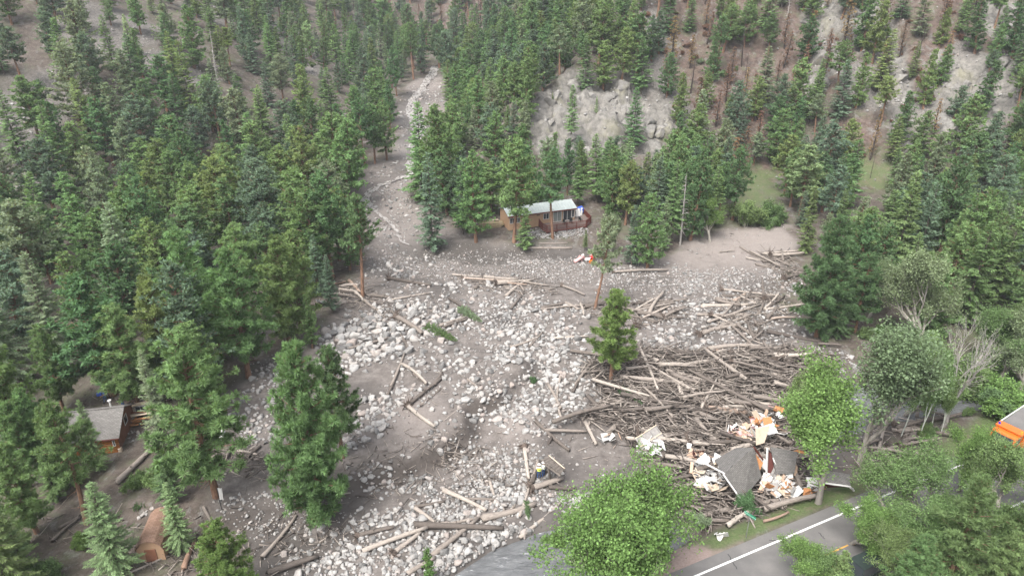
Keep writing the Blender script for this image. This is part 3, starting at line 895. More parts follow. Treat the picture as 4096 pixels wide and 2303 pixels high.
def tree(kind, x, y, h, tone, wid=1.0, rz=None, tilt=(0, 0), label=None, var=None, z=None):
    P = PROTO[kind]; v = P[(random.randrange(len(P)) if var is None else var) % len(P)]
    z = hz(x, y) if z is None else z
    rz = random.uniform(0, 6.28) if rz is None else rz
    s = h / v[2]
    name = NAMES[kind]
    if kind == 'pine' and h < 11.5: name = 'young_pine'
    o = empty(name, (x, y, z - .05), rot=(tilt[0], tilt[1], rz), scale=(s * wid, s * wid, s))
    link('trunk', v[0], o)
    col = np.array(TONES[tone][0]) * random.uniform(.86, 1.16)
    link('crown', v[1], o, color=(*col, 1))
    p = proj((x, y, z + h * .5))
    TREES.append((o, p[0], p[1], h, 'black' if kind == 'charred' else 'bare grey' if kind in ('bare', 'snag') else TONES[tone][1], name, label, p[2]))
    BASES.setdefault((int(x // 6), int(y // 6)), []).append((x, y))
    return o
def tree_px(kind, bx, by, ty, tone, wid=1.0, tilt=(0, 0), label=None, var=None, z=None):
    """foot at a pixel, tip at the pixel row ty"""
    p = gp(bx, by) if z is None else at(bx, by, z)
    lo, hi = .5, 60.0
    for _ in range(30):
        m = (lo + hi) / 2
        if proj((p[0], p[1], p[2] + m))[1] > ty: lo = m
        else: hi = m
    return tree(kind, p[0], p[1], lo, tone, wid, 0.0 if tilt != (0, 0) else None, tilt, label, var, p[2])

HERO = [
 # kind, foot x, foot y, tip y, tone, width, label
 ('hero', 1265, 2090, 1400, 'green', .82, 'broad full pine on the mud bank, its crown reaching nearly to the ground'),
 ('pine', 1372, 1830, 1405, 'dark', .95, 'darker pine half hidden behind the broad pine on the mud bank'),
 ('pine', 868, 1985, 1335, 'green', 1.05, 'tall pine with bare reddish trunk at the mud edge beside a white cloth'),
 ('high', 345, 2095, 1640, 'green', 1.0, 'leaning pine with a long bare trunk below the log cabin'),
 ('fir', 400, 1885, 1600, 'pale', .9, 'slender pale fir growing right before the log cabin roof'),
 ('pine', 935, 2420, 2095, 'fresh', 1.25, 'round bright green young pine at the lower edge near the driftwood'),
 ('slim', 1725, 2345, 2195, 'fresh', 1.0, 'small young pine among boulders beside the grey river'),
 ('fir', 480, 2300, 1930, 'pale', 1.25, 'pale fir in front of the tan shed roof'),
 ('fir', 730, 2200, 1930, 'pale', 1.1, 'pale fir behind the tan shed roof'),
 ('spruce', 690, 2010, 1760, 'dark', 1.1, 'dark spruce beside the leaning pale log'),
 ('fir', 70, 2420, 1900, 'olive', 1.2, None), ('fir', 20, 2300, 1800, 'olive', 1.1, None), ('bush', 230, 2330, 2230, 'leaf', 1.2, None),
 ('pine', 100, 1790, 1360, 'yellow', 1.1, 'yellowish pine left of the log cabin'), ('pine', 255, 1640, 1310, 'green', .95, None), ('spruce', 60, 1560, 1050, 'grey', 1.1, None),
 ('spruce', 250, 1500, 1010, 'grey', 1.05, None), ('fir', 20, 1750, 1500, 'dark', 1.2, None), ('pine', 150, 2130, 1780, 'green', 1.1, None), ('pine', 120, 1950, 1620, 'green', 1.1, None), ('fir', 290, 1950, 1690, 'green', 1.2, None), ('finepine', 200, 1900, 1560, 'green', 1.0, None), ('fir', 230, 2000, 1800, 'green', 1.2, None),
 ('pine', 560, 1640, 1230, 'green', 1.1, 'pine whose reddish trunk rises beside the wrecked white panel at the cabin'), ('pine', 690, 1570, 1120, 'yellow', 1.1, None), ('fir', 660, 1790, 1400, 'grey', .8, None),
 ('pine', 995, 1510, 1010, 'green', 1.1, 'tall pine with a reddish trunk at the corner of the mud flat'), ('pine', 1160, 1390, 960, 'yellow', 1.1, 'yellowish pine standing in the mud by the driftwood'),
 ('slim', 1250, 1390, 1180, 'green', 1.0, None), ('high', 1015, 1330, 900, 'green', 1.0, None), ('pine', 800, 1450, 930, 'green', 1.1, None), ('pine', 880, 1440, 1080, 'green', 1.1, None),
 ('high', 1450, 1190, 790, 'dark', .95, 'dark pine with a bare tan trunk at the left edge of the boulder field'), ('pine', 1330, 1110, 690, 'dark', 1.1, None), ('pine', 1400, 1080, 800, 'dark', 1.0, None), ('pine', 1260, 1140, 760, 'green', 1.1, None),
 ('fir', 1280, 1180, 940, 'blue', 1.1, None), ('fir', 1330, 1250, 1020, 'blue', 1.0, None), ('pine', 1440, 980, 830, 'dark', .9, None),
 # centre
 ('high', 2378, 1236, 872, 'grey', .8, 'lanky grey-green pine with a long bare trunk behind the round pine in the debris'),
 ('pine', 2445, 1512, 1160, 'fresh', 1.15, 'round green pine standing alone in the middle of the debris by the log jam'),
 ('fir', 2340, 1004, 918, 'leaf', .9, 'small light green fir below the deck of the tan house'),
 ('pine', 1905, 968, 610, 'green', 1.0, 'pine with a stout reddish trunk left of the tarpaulin bundle'),
 ('fir', 1850, 935, 650, 'dark', 1.1, None), ('fir', 1730, 1000, 610, 'blue', 1.0, None), ('pine', 1750, 830, 430, 'leaf', 1.0, 'light green ponderosa on the point where the stream leaves the woods'), ('fir', 1690, 800, 410, 'green', 1.1, None),
 ('pine', 2056, 968, 560, 'green', 1.05, 'tall pine whose reddish trunk stands before the left end of the tan house'), ('fir', 2100, 1000, 830, 'green', 1.4, 'low spreading fir before the tan house wall'),
 ('high', 2212, 955, 610, 'dark', .9, 'pine whose bare orange trunk crosses the front of the tan house'),
 ('pine', 2270, 780, 560, 'dark', .85, None), ('pine', 2450, 880, 590, 'green', 1.0, None), ('pine', 2500, 900, 650, 'yellow', 1.1, None),
 ('column', 2440, 1035, 850, 'soft', 1.1, 'thin leafy aspen just behind the orange flood wreckage'), ('fir', 2525, 1060, 820, 'blue', 1.0, None), ('pine', 2590, 1075, 780, 'green', 1.05, None), ('fir', 2650, 1000, 800, 'soft', 1.0, None), ('fir', 2680, 970, 640, 'green', 1.0, None),
 ('pine', 2760, 960, 600, 'dark', 1.0, None), ('snag', 2720, 980, 690, 'none', 1.0, 'bare grey dead tree at the edge of the mud delta'), ('cotton', 2840, 970, 775, 'fresh', 1.35, 'lone fresh green cottonwood with a forked pale trunk at the mud delta'),
 ('pine', 2930, 880, 590, 'dark', 1.0, None), ('bush', 2990, 905, 800, 'leaf', 1.3, None), ('bush', 3110, 900, 815, 'leaf', 1.5, 'rounded green shrub at the foot of the grassy bench'),
 # right of the fan
 ('spruce', 3215, 1010, 745, 'olive', .8, 'pointed olive spruce behind the big dark pine beside the delta'), ('spruce', 3330, 1030, 760, 'olive', .8, None), ('hero', 3265, 1345, 880, 'dark', .95, 'big dark pine at the end of the driftwood line, its crown low over the boulders'),
 ('pine', 3400, 1240, 870, 'dark', 1.0, None), ('spruce', 3560, 1130, 690, 'olive', .9, None), ('pine', 3480, 1230, 900, 'dark', 1.0, None), ('fir', 3340, 1350, 1060, 'dark', 1.2, None), ('pine', 3420, 1330, 1020, 'dark', 1.0, None),
 ('fir', 3650, 1120, 730, 'blue', 1.0, None), ('pine', 3850, 1180, 770, 'green', 1.0, 'tall pine with a reddish trunk behind the large cottonwood'), ('pine', 3900, 1230, 860, 'green', .9, None), ('fir', 3960, 1250, 900, 'leaf', 1.1, None), ('fir', 4050, 1200, 800, 'blue', 1.1, None), ('pine', 4090, 1080, 640, 'green', 1.1, None), ('pine', 3750, 1050, 640, 'dark', 1.0, None), ('fir', 4040, 1350, 1080, 'green', 1.1, None),
 # broadleaved trees along the river
 ('cotton', 3470, 1290, 1030, 'soft', 1.0, 'silvery cottonwood between the dark pine and the larger pale cottonwood'), ('cotton', 3690, 1420, 1010, 'soft', 1.25, 'large pale cottonwood with a rounded top below the dark conifers'),
 ('column', 3440, 1850, 1210, 'soft', 1.15, 'tall cottonwood with a thick dark trunk and pale top beside the wrecked house'), ('cotton', 3600, 1680, 1290, 'leaf', .95, None), ('cotton', 3960, 1560, 1235, 'soft', 1.1, None), ('cotton', 4080, 1560, 1270, 'leaf', 1.1, None),
 ('column', 3270, 2010, 1465, 'fresh', 1.3, 'bright green aspen in front of the torn shingle roof'), ('column', 3210, 1720, 1470, 'leaf', 1.2, None), ('aspen', 3605, 1745, 1400, 'leaf', .9, None), ('aspen', 3680, 1738, 1390, 'leaf', .8, None), ('aspen', 3725, 1712, 1420, 'leaf', .8, None),
 ('aspen', 3765, 1730, 1500, 'leaf', .9, None), ('bare', 3768, 1705, 1235, 'soft', 1.0, 'bare-topped grey dead tree among the aspens over the river'), ('bush', 3900, 1620, 1480, 'leaf', 1.6, None), ('bush', 4020, 1640, 1520, 'fresh', 1.6, None), ('bush', 3980, 1660, 1560, 'dark', 1.5, None),
 ('column', 3900, 1480, 1190, 'leaf', 1.3, None), ('column', 4060, 1490, 1180, 'leaf', 1.3, None), ('bush', 3950, 1490, 1400, 'leaf', 1.6, None), ('bush', 4060, 1500, 1410, 'soft', 1.6, None),
 # lower right foreground
 ('cotton', 3560, 2110, 1840, 'leaf', 1.45, 'fresh cottonwood in front of the garage remains'), ('cotton', 3830, 1960, 1670, 'fresh', 1.1, 'fresh leafy cottonwood just left of the orange truck'), ('cotton', 4000, 2080, 1765, 'leaf', 1.25, None),
 ('cotton', 3690, 2130, 1790, 'leaf', 1.2, None), ('cotton', 3400, 2170, 1960, 'fresh', 1.6, 'low cottonwood whose branches overhang the road centre line'), ('cotton', 3640, 2230, 1980, 'leaf', 1.4, None), ('cotton', 3530, 2290, 2080, 'leaf', 1.4, None), ('cotton', 3130, 2360, 2160, 'fresh', 1.6, 'leafy cottonwood top on the near side of the road'),
 ('pine', 3770, 2400, 1945, 'olive', 1.15, 'olive pine with a visible trunk on the near side of the road'), ('pine', 4050, 2420, 1870, 'olive', 1.2, None), ('slim', 3330, 2420, 2200, 'olive', 1.3, None), ('pine', 3950, 2480, 2140, 'olive', 1.2, None), ('bare', 3880, 2200, 2010, 'soft', 1.8, 'tangled bare white branches between the cottonwoods by the road'),
 ('cotton', 3900, 2300, 2000, 'leaf', 1.2, None), ('pine', 3600, 2500, 2150, 'green', 1.2, None), ('cotton', 4100, 2040, 1830, 'leaf', 1.2, None), ('cotton', 3250, 2420, 2230, 'leaf', 1.5, None),
 ('bigcotton', 2505, 2335, 1765, 'fresh', 1.05, 'big spreading cottonwood on the river bank with grey bare twigs'), ('bush', 2560, 2300, 2170, 'fresh', 1.3, 'leafy shrub crowding the foot of the big cottonwood on its far side'), ('bush', 2430, 2300, 2180, 'fresh', 1.2, 'leafy shrub hanging over the water at the big cottonwood'), ('bush', 2640, 2230, 2120, 'green', 1.2, 'darker shrub between the big cottonwood and the gravel pull-off'), ('bush', 2215, 2195, 2120, 'fresh', .9, 'small leafy shrub overhanging the river beside the big cottonwood'),  ('bush', 2800, 2115, 2050, 'grey', 1.0, None), ('bush', 2990, 2030, 1960, 'dark', 1.2, 'dark leafy shrub squashed under the fallen roof'),
 ('bush', 640, 1960, 1880, 'leaf', 1.1, None), ('bush', 560, 1950, 1880, 'leaf', 1.0, None), ('bush', 700, 1900, 1850, 'fresh', 1.0, None), ('bush', 320, 2170, 2130, 'fresh', 1.0, 'small isolated green shrub on the bare brown soil'), ('fir', 120, 2330, 2080, 'pale', 1.1, None), ('bush', 1170, 1440, 1380, 'dark', 1.3, None), ('bush', 2130, 1530, 1500, 'dark', .8, None),
 ('snag', 880, 380, 110, 'none', 1.0, 'pale bare dead tree standing on the upper wooded slope'), ('snag', 980, 1130, 900, 'none', .9, None), ('snag', 3140, 130, -40, 'none', 1.0, None), ('snag', 330, 1270, 1110, 'none', 1.0, None), ('snag', 2510, 440, 330, 'none', .8, None), ('snag', 1720, 235, 140, 'none', .7, 'pale bare dead tree at the head of the mud channel'),
 # banks of the upper channel
 ('pine', 1548, 640, 400, 'green', 1.0, None), ('pine', 1500, 655, 420, 'green', 1.0, None), ('high', 1462, 668, 400, 'dark', 1.0, None), ('fir', 1418, 672, 450, 'green', 1.0, None), ('pine', 1560, 520, 330, 'dark', .9, None), ('fir', 1535, 455, 270, 'green', 1.0, None), ('pine', 1588, 385, 190, 'dark', .9, None), ('high', 1655, 318, 95, 'green', 1.0, 'tall bare-trunked pine on the left bank where the channel vanishes'), ('fir', 1600, 315, 120, 'dark', 1.0, None), ('fir', 1692, 252, 80, 'dark', 1.0, None), ('pine', 1830, 480, 260, 'green', 1.0, None), ('pine', 1855, 400, 210, 'dark', 1.0, None), ('aspen', 1812, 360, 225, 'pale', 1.1, None), ('fir', 1785, 300, 120, 'dark', 1.0, None), ('fir', 1470, 560, 330, 'blue', 1.0, None), ('pine', 1430, 600, 350, 'green', 1.0, None),
 # rocky spur
 ('fir', 2285, 555, 340, 'green', 1.05, 'dense green fir rooted in the cleft of the rocky outcrop'), ('fir', 2530, 590, 350, 'dark', 1.2, 'dark fir at the right side of the rocky outcrop'), ('fir', 2210, 410, 370, 'yellow', 1.0, None), ('fir', 2385, 455, 385, 'pale', .9, None), ('pine', 2050, 450, 255, 'green', 1.1, 'rounded pine on the shoulder above the stream'),
 ('charred', 3480, 715, 600, 'none', .6, 'black charred trunk standing beside the grassy path'), ('burn', 3480, 640, 440, 'bronze', .8, None),
]
for i, (k, bx, by, ty, tone, wid, lab) in enumerate(HERO):
    tl = (0, 0)
    if lab and lab.startswith('leaning pine'): tl = (R(-2), R(-4))
    if lab and lab.startswith('lanky'): tl = (R(1), R(5))
    if k in ('pine', 'high', 'fir', 'spruce') and by > 1300: k = {'pine': 'finepine', 'high': 'finehigh'}.get(k, 'finefir')
    tree_px(k, bx, by, ty, tone, wid, tl, lab, var=i)

# --- the wooded slopes
PROTECT = [DEBRIS_PX, [(2130, 380), (2330, 300), (2480, 330), (2660, 380), (2720, 500), (2560, 550), (2250, 530), (2120, 460)], [(2985, 630), (3095, 630), (3100, 870), (2985, 870)],
           [(270, 1530), (650, 1530), (650, 1860), (270, 1860)], [(2000, 850), (2280, 790), (2300, 750), (2400, 750), (2470, 800), (2470, 990), (1980, 990)], [(2640, 880), (3180, 880), (3180, 1060), (2640, 1060)], [(3700, 1480), (3830, 1480), (3830, 1620), (3700, 1620)],
           [(3960, 1640), (4200, 1500), (4200, 1900), (3960, 1860)], [(480, 2060), (640, 2060), (640, 2303), (480, 2303)], [(3440, 640), (3560, 640), (3560, 800), (3440, 800)]]
def covers(x, y, z, h):
    for f, w_ in ((.3, -.1), (.3, .1), (.3, 0), (.6, -.08), (.6, .08), (.92, 0)):
        q = proj((x + w_ * h, y, z + h * f))
        for P in PROTECT:
            if in_poly(q[0], q[1], P): return True
    return False
cand = []
rs = np.random.default_rng(77)
def scatter(x0, x1, y0, y1, n, dmin, hlo, hhi, zone):
    xs = rs.uniform(x0, x1, n); ys = rs.uniform(y0, y1, n)
    zs = H(xs, ys)
    dmu = sd_poly(xs, ys, DEBRIS)
    open_ = np.maximum(blobs(xs, ys, talus_w, 1.5), blobs(xs, ys, rock_w, 1.4)) - .25
    gr = blobs(xs, ys, grass_w)
    dr = d_line(xs, ys, RIVER); dd = d_line(xs, ys, ROAD)
    bu = blobs(xs, ys, burn_w, 1.3)
    for i in range(n):
        x, y, z = xs[i], ys[i], zs[i]
        if dmu[i] < 1.2 or dr[i] < 6 or dd[i] < 7 or gr[i] > .3: continue
        if rs.random() < open_[i] * .75: continue
        u, v, zc = proj((x, y, z))
        if u < -250 or u > 4350 or v < -60 or v > 2360: continue
        h = rs.uniform(hlo, hhi)
        cx, cy = int(x // 6), int(y // 6)
        if any((x - a) ** 2 + (y - b) ** 2 < dmin ** 2 for i_ in (-1, 0, 1) for j_ in (-1, 0, 1) for a, b in BASES.get((cx + i_, cy + j_), ())): continue
        if covers(x, y, z, h): continue
        yield x, y, z, h, bu[i]
def plant(gen, mixk, tones):
    for x, y, z, h, bu in gen:
        r = rs.random(); k = mixk[-1][1]
        for p, kk in mixk:
            if r < p: k = kk; break
        tone = tones[int(rs.integers(len(tones)))]
        if bu > .25 and rs.random() < .42:
            k, tone = [('burn', 'brown'), ('burn', 'bronze'), ('charred', 'none'), ('burn', 'brown')][int(rs.integers(4))]; h *= rs.uniform(.6, .95)
        wid = rs.uniform(1.1, 1.5)
        tree(k, x, y, h * (1 if rs.random() < .85 else .6), tone, wid, tilt=(rs.normal(0, .03), rs.normal(0, .03)), z=z)
PT = ['green', 'green', 'dark', 'green', 'yellow', 'dark', 'blue', 'grey']
FT = ['green', 'blue', 'dark', 'pale', 'grey']
# dense wood left of the fan
plant(scatter(-95, -25, 58, 160, 1100, 4.7, 11, 17, 'leftwood'), [(.72, 'pine'), (.84, 'high'), (1, 'fir')], PT)
# left slope
plant(scatter(-185, -30, 120, 330, 2600, 5.6, 8.5, 14.5, 'leftslope'), [(.3, 'pine'), (.55, 'slim'), (.62, 'high'), (1, 'fir')], PT + FT)
# head of the canyon
plant(scatter(-60, 20, 200, 420, 500, 5.0, 11, 19, 'canyon'), [(.3, 'pine'), (.6, 'slim'), (.7, 'high'), (1, 'fir')], ['green', 'dark', 'blue', 'dark'])
# spur and ground behind the tan house
plant(scatter(-24, 60, 136, 260, 3600, 4.3, 8, 14, 'spur'), [(.45, 'pine'), (.65, 'slim'), (.7, 'high'), (1, 'fir')], PT)
plant(scatter(13, 56, 121, 152, 900, 3.9, 9, 14, 'housewood'), [(.6, 'pine'), (.7, 'slim'), (1, 'fir')], ['green', 'dark', 'blue', 'green', 'pale'])
plant(scatter(-22, 14, 124, 165, 800, 3.9, 9, 14, 'pointwood'), [(.6, 'pine'), (.75, 'slim'), (1, 'fir')], ['green', 'dark', 'blue', 'green'])
# right slope
plant(scatter(30, 170, 110, 250, 6500, 4.1, 8, 14, 'rightslope'), [(.4, 'pine'), (.62, 'slim'), (.7, 'high'), (1, 'fir')], PT)
# flat wood on the right
plant(scatter(52, 110, 75, 135, 700, 4.4, 11, 16, 'rightwood'), [(.5, 'pine'), (.6, 'spruce'), (1, 'fir')], ['dark', 'green', 'blue', 'green', 'leaf'])
# undergrowth
def shrubs(n, x0, x1, y0, y1, tones, prob):
    c = 0
    for i in range(n * 6):
        x, y = rs.uniform(x0, x1), rs.uniform(y0, y1)
        if sd_poly(np.array([x]), np.array([y]), DEBRIS)[0] < 1 or d_line(np.array([x]), np.array([y]), ROAD)[0] < 5 or d_line(np.array([x]), np.array([y]), RIVER)[0] < 4.5: continue
        z = hz(x, y); u, v, _ = proj((x, y, z))
        if not (0 < u < 4096 and 0 < v < 2303) or covers(x, y, z, 1.2): continue
        tree('bush', x, y, rs.uniform(.7, 1.8), tones[int(rs.integers(len(tones)))], rs.uniform(.9, 1.4), z=z); c += 1
        if c >= n: return
shrubs(26, -20, 120, 140, 220, ['olive', 'leaf', 'grey', 'yellow'], 1)
shrubs(18, -150, -50, 130, 240, ['olive', 'grey', 'leaf'], 1)
shrubs(14, -60, -25, 44, 80, ['leaf', 'fresh', 'green'], 1)
shrubs(22, 30, 80, 50, 90, ['leaf', 'soft', 'fresh'], 1)
for bx, by, r in burn_w:
    for _ in range(5):
        a, q = rs.uniform(0, 6.28), r * math.sqrt(rs.random())
        x, y = bx + q * math.cos(a), by + q * math.sin(a); z = hz(x, y); u, v, _q = proj((x, y, z))
        if 0 < u < 4096 and 0 < v < 2303 and not covers(x, y, z, 1.0): tree('sbush', x, y, rs.uniform(.6, 1.5), 'brown', rs.uniform(1.0, 1.6), z=z)
from collections import Counter
print('TREES', Counter(t[5] for t in TREES))
# ================================================================== BOULDERS
def mat_crag():
    t = NT('crag_rock')
    co = t.coord('Object')
    f = t.noise(3.5, 6, .75, co); g = t.noise(1.2, 3, .6, co)
    c = t.ramp(f, [(.28, (.075, .07, .065)), (.45, (.14, .134, .124)), (.62, (.20, .193, .18)), (.8, (.26, .25, .235))])
    c = t.mix(t.ramp(g, [(.55, 0), (.7, .5)]), c, (.20, .185, .12))
    return t.pbr(c, .95, normal=t.bump(f, .8, .3), spec=.1)
M['crag'] = mat_crag()
def ico(sub):
    t = (1 + 5 ** .5) / 2
    V = [(-1, t, 0), (1, t, 0), (-1, -t, 0), (1, -t, 0), (0, -1, t), (0, 1, t), (0, -1, -t), (0, 1, -t), (t, 0, -1), (t, 0, 1), (-t, 0, -1), (-t, 0, 1)]
    V = [np.array(v) / np.linalg.norm(v) for v in V]
    Fs = [(0, 11, 5), (0, 5, 1), (0, 1, 7), (0, 7, 10), (0, 10, 11), (1, 5, 9), (5, 11, 4), (11, 10, 2), (10, 7, 6), (7, 1, 8), (3, 9, 4), (3, 4, 2), (3, 2, 6), (3, 6, 8), (3, 8, 9), (4, 9, 5), (2, 4, 11), (6, 2, 10), (8, 6, 7), (9, 8, 1)]
    for _ in range(sub):
        cache = {}; out = []
        def mid(a, b):
            k = (min(a, b), max(a, b))
            if k not in cache:
                m = V[a] + V[b]; V.append(m / np.linalg.norm(m)); cache[k] = len(V) - 1
            return cache[k]
        for a, b, c in Fs:
            x, y, z = mid(a, b), mid(b, c), mid(c, a)
            out += [(a, x, z), (b, y, x), (c, z, y), (x, y, z)]
        Fs = out
    return np.array(V), np.array(Fs)
def stone(sub, seed):
    """an angular, worn boulder: a ball cut by a few planes, unequal axes"""
    r = np.random.default_rng(seed)
    V, Fs = ico(sub)
    V = V * np.array([1, r.uniform(.55, .95), r.uniform(.42, .75)])
    for _ in range(8):
        n = norm(r.normal(size=3)); h = r.uniform(.28, .58)
        k = V @ n
        V = V - np.outer(np.maximum(k - h, 0) * .98, n)
    V = V * (1 + r.normal(0, .02, (len(V), 1)))
    return V / np.abs(V[:, 0]).max() * .5, Fs
STONES = [stone(2, 900 + k) for k in range(14)]
STONES_S = [stone(1, 930 + k) for k in range(10)]
STONES_XS = [stone(0, 950 + k) for k in range(8)]
STONE_ME = [mesh_of('boulder', v, f, M['rock'], False) for k, (v, f) in enumerate(STONES)]

# centre pixel, half widths in pixels, how many, size range in metres
ZONES = [(1480, 1350, 180, 80, 230, .6, 1.9), (1600, 1290, 190, 80, 190, .5, 1.6), (1380, 1440, 110, 60, 50, .6, 1.6), (1680, 1430, 170, 70, 60, .5, 1.5), (1880, 1220, 330, 110, 420, .35, 1.1), (2120, 1300, 220, 100, 300, .4, 1.1),
         (2180, 1430, 200, 90, 200, .5, 1.5), (2880, 1290, 330, 110, 600, .35, 1.0), (2960, 1130, 260, 60, 420, .28, .75), (2640, 1120, 250, 60, 350, .25, .65), (2250, 1560, 190, 80, 170, .5, 1.3), (2120, 1640, 150, 80, 140, .45, 1.2),
         (1480, 1690, 80, 90, 70, .5, 1.4), (1050, 1590, 90, 130, 90, .45, 1.2), (1040, 1730, 70, 60, 40, .4, 1.1), (1960, 1640, 150, 80, 80, .35, 1.0), (2010, 1900, 190, 100, 330, .35, .85), (1930, 2000, 230, 70, 230, .35, .85),
         (1600, 1930, 170, 60, 80, .35, 1.0), (1700, 2120, 330, 90, 420, .3, .95), (1480, 2240, 330, 70, 360, .25, .9), (2080, 2160, 170, 60, 150, .3, 1.1), (1850, 2240, 180, 60, 110, .4, 1.3), (1900, 1060, 430, 55, 650, .18, .5),
         (2300, 1080, 260, 50, 500, .2, .5), (1620, 780, 70, 70, 130, .25, .8), (1700, 440, 70, 90, 90, .4, 1.3), (1560, 960, 90, 80, 80, .25, .9), (1640, 1080, 140, 70, 90, .35, 1.2), (3300, 1430, 100, 50, 80, .35, .9), (2660, 1400, 140, 60, 110, .4, 1.0),
         (1100, 2080, 200, 90, 160, .2, .6), (1900, 1480, 130, 60, 70, .4, 1.2), (1590, 1600, 150, 60, 60, .4, 1.2), (1800, 1740, 120, 70, 30, .4, 1.1), (2300, 2010, 120, 60, 90, .3, .8), (3400, 1560, 90, 60, 30, .4, .9), (1160, 1470, 120, 50, 60, .2, .6), (620, 2060, 60, 30, 8, .5, .9), (520, 1740, 60, 20, 14, .3, .6), (2200, 935, 100, 20, 300, .25, .6), (2290, 925, 60, 20, 160, .25, .6)]
ALLROCK = []
rb = np.random.default_rng(321)
for px, py, rx, ry, n, lo, hi in ZONES:
    n = int(n * 1.8)
    c = gp(px, py); e = gp(px + rx, py); f1 = gp(px, py + ry); f2 = gp(px, py - ry)
    ax = e[0] - c[0]; ay = (f2[1] - f1[1]) / 2
    g = norm(rb.normal(size=(n, 2))) * np.sqrt(rb.random(n))[:, None] * 1.05 + rb.normal(0, .16, (n, 2))
    xs = c[0] + g[:, 0] * ax; ys = c[1] + g[:, 1] * ay
    ss = (lo + (hi - lo) * rb.random(n) ** 3.2) * (1.0 if hi > 1.55 else .88)
    for x, y, s in zip(xs, ys, ss): ALLROCK.append((x, y, s))
# thin cover of stones over the whole fan
n = 1900
xs = rb.uniform(-42, 62, n); ys = rb.uniform(40, 135, n)
k = (sd_poly(xs, ys, DEBRIS) < -.5) & (fbm(xs / 6, ys / 6, 55, 3) > -.08)
for x, y in zip(xs[k], ys[k]): ALLROCK.append((x, y, .15 + .5 * rb.random() ** 3))
# stones along the upper channel, on the talus and at the foot of the crags
for L, cnt, lo, hi in ((talus_w, 26, .25, .9), (rock_w, 16, .3, 1.2), (burn_w, 14, .25, .8)):
    for bx, by, r in L:
        for _ in range(cnt):
            a, q = rb.uniform(0, 6.28), r * math.sqrt(rb.random()) * 1.2
            ALLROCK.append((bx + q * math.cos(a), by + 1.4 * q * math.sin(a), lo + (hi - lo) * rb.random() ** 2.5))
for _ in range(1600):
    i = rb.integers(0, int(len(STREAM) * .75)); p = STREAM[i] + rb.normal(0, 4.2, 2)
    if sd_poly(p[:1], p[1:2], DEBRIS)[0] < 0 and d_line(p[:1], p[1:2], SL)[0] > 1.0 + .5 * rb.random(): ALLROCK.append((p[0], p[1], .2 + .8 * rb.random() ** 3))
AR = np.array(ALLROCK)
zz = H(AR[:, 0], AR[:, 1])
dj = sd_poly(AR[:, 0], AR[:, 1], JAM); droad = d_line(AR[:, 0], AR[:, 1], ROAD); driv = d_line(AR[:, 0], AR[:, 1], RIVER)
keep = ((dj > -.3) | (rb.random(len(AR)) < .10)) & (droad > 5.0) & ((driv > 4.4) | (AR[:, 1] > 62))
AR = AR[keep]; zz = zz[keep]
pp = [proj((AR[i, 0], AR[i, 1], zz[i])) for i in range(len(AR))]
scr = np.array([AR[i, 2] * F_PX / pp[i][2] if (0 < pp[i][0] < 4096 and 0 < pp[i][1] < 2303) else 0 for i in range(len(AR))])
# thin out overlaps of the large ones, largest first
order = np.argsort(-AR[:, 2])
BOULDERS = []; rest = []; taken = []; cell = {}
for i in order:
    x, y, s = AR[i]
    if s > .45:
        hit = False
        cx, cy = int(x // 2), int(y // 2)
        for a in (-1, 0, 1):
            for b in (-1, 0, 1):
                for (qx, qy, qs) in cell.get((cx + a, cy + b), ()):
                    if (x - qx) ** 2 + (y - qy) ** 2 < (.27 * (s + qs)) ** 2: hit = True
        if hit: continue
        cell.setdefault((cx, cy), []).append((x, y, s))
    rest.append(i)
big = sorted([i for i in rest if AR[i, 2] > .4], key=lambda i: -scr[i])[:300]
bigset = set(int(i) for i in big)
TINT = [(0, .18, 'dark grey'), (.18, .42, 'grey'), (.42, .66, 'pale'), (.66, .86, 'tan'), (.86, .97, 'pinkish'), (.97, 1.01, 'dark')]
for i in big:
    x, y, s = AR[i]
    k = int(rb.integers(len(STONE_ME)))
    o = link('boulder', STONE_ME[k], loc=(x, y, zz[i] + s * .07), rot=(rb.normal(0, .3), rb.normal(0, .3), rb.uniform(0, 6.28)), scale=(s, s, s * rb.uniform(.85, 1.15)))
    BOULDERS.append((o, pp[i][0], pp[i][1], s))
def joined(name, items, libs, mat):
    """many small pieces as one mesh: items (x, y, z, sx, sy, sz, tone), each a copy of a library shape turned at random"""
    r = np.random.default_rng(9)
    Vs = []; Fs = []; Ts = []; off = 0
    for (x, y, z, s, tone, lib) in items:
        V, Fq = libs[lib]
        q = r.normal(size=4); q /= np.linalg.norm(q)
        a, b, c, d = q
        Rm = np.array([[1 - 2 * (c * c + d * d), 2 * (b * c - d * a), 2 * (b * d + c * a)], [2 * (b * c + d * a), 1 - 2 * (b * b + d * d), 2 * (c * d - b * a)], [2 * (b * d - c * a), 2 * (c * d + b * a), 1 - 2 * (b * b + c * c)]])
        Vs.append((V * s) @ Rm.T * np.array([1, 1, .8]) + (x, y, z)); Fs.append(Fq + off); off += len(V)
        Ts.append(np.full(len(Fq), tone))
    o = link(name, mesh_of(name, np.concatenate(Vs), np.concatenate(Fs), mat, False, fattr={'tone': np.concatenate(Ts)}))
    return tag(o, kind='stuff')
libs = STONES_S + STONES_XS
items = []
for i in rest:
    if int(i) in bigset: continue
    x, y, s = AR[i]
    lib = int(rb.integers(len(STONES_S))) if s * F_PX / pp[i][2] > 7 else len(STONES_S) + int(rb.integers(len(STONES_XS)))
    items.append((x, y, zz[i] + s * .1, s, rb.random(), lib))
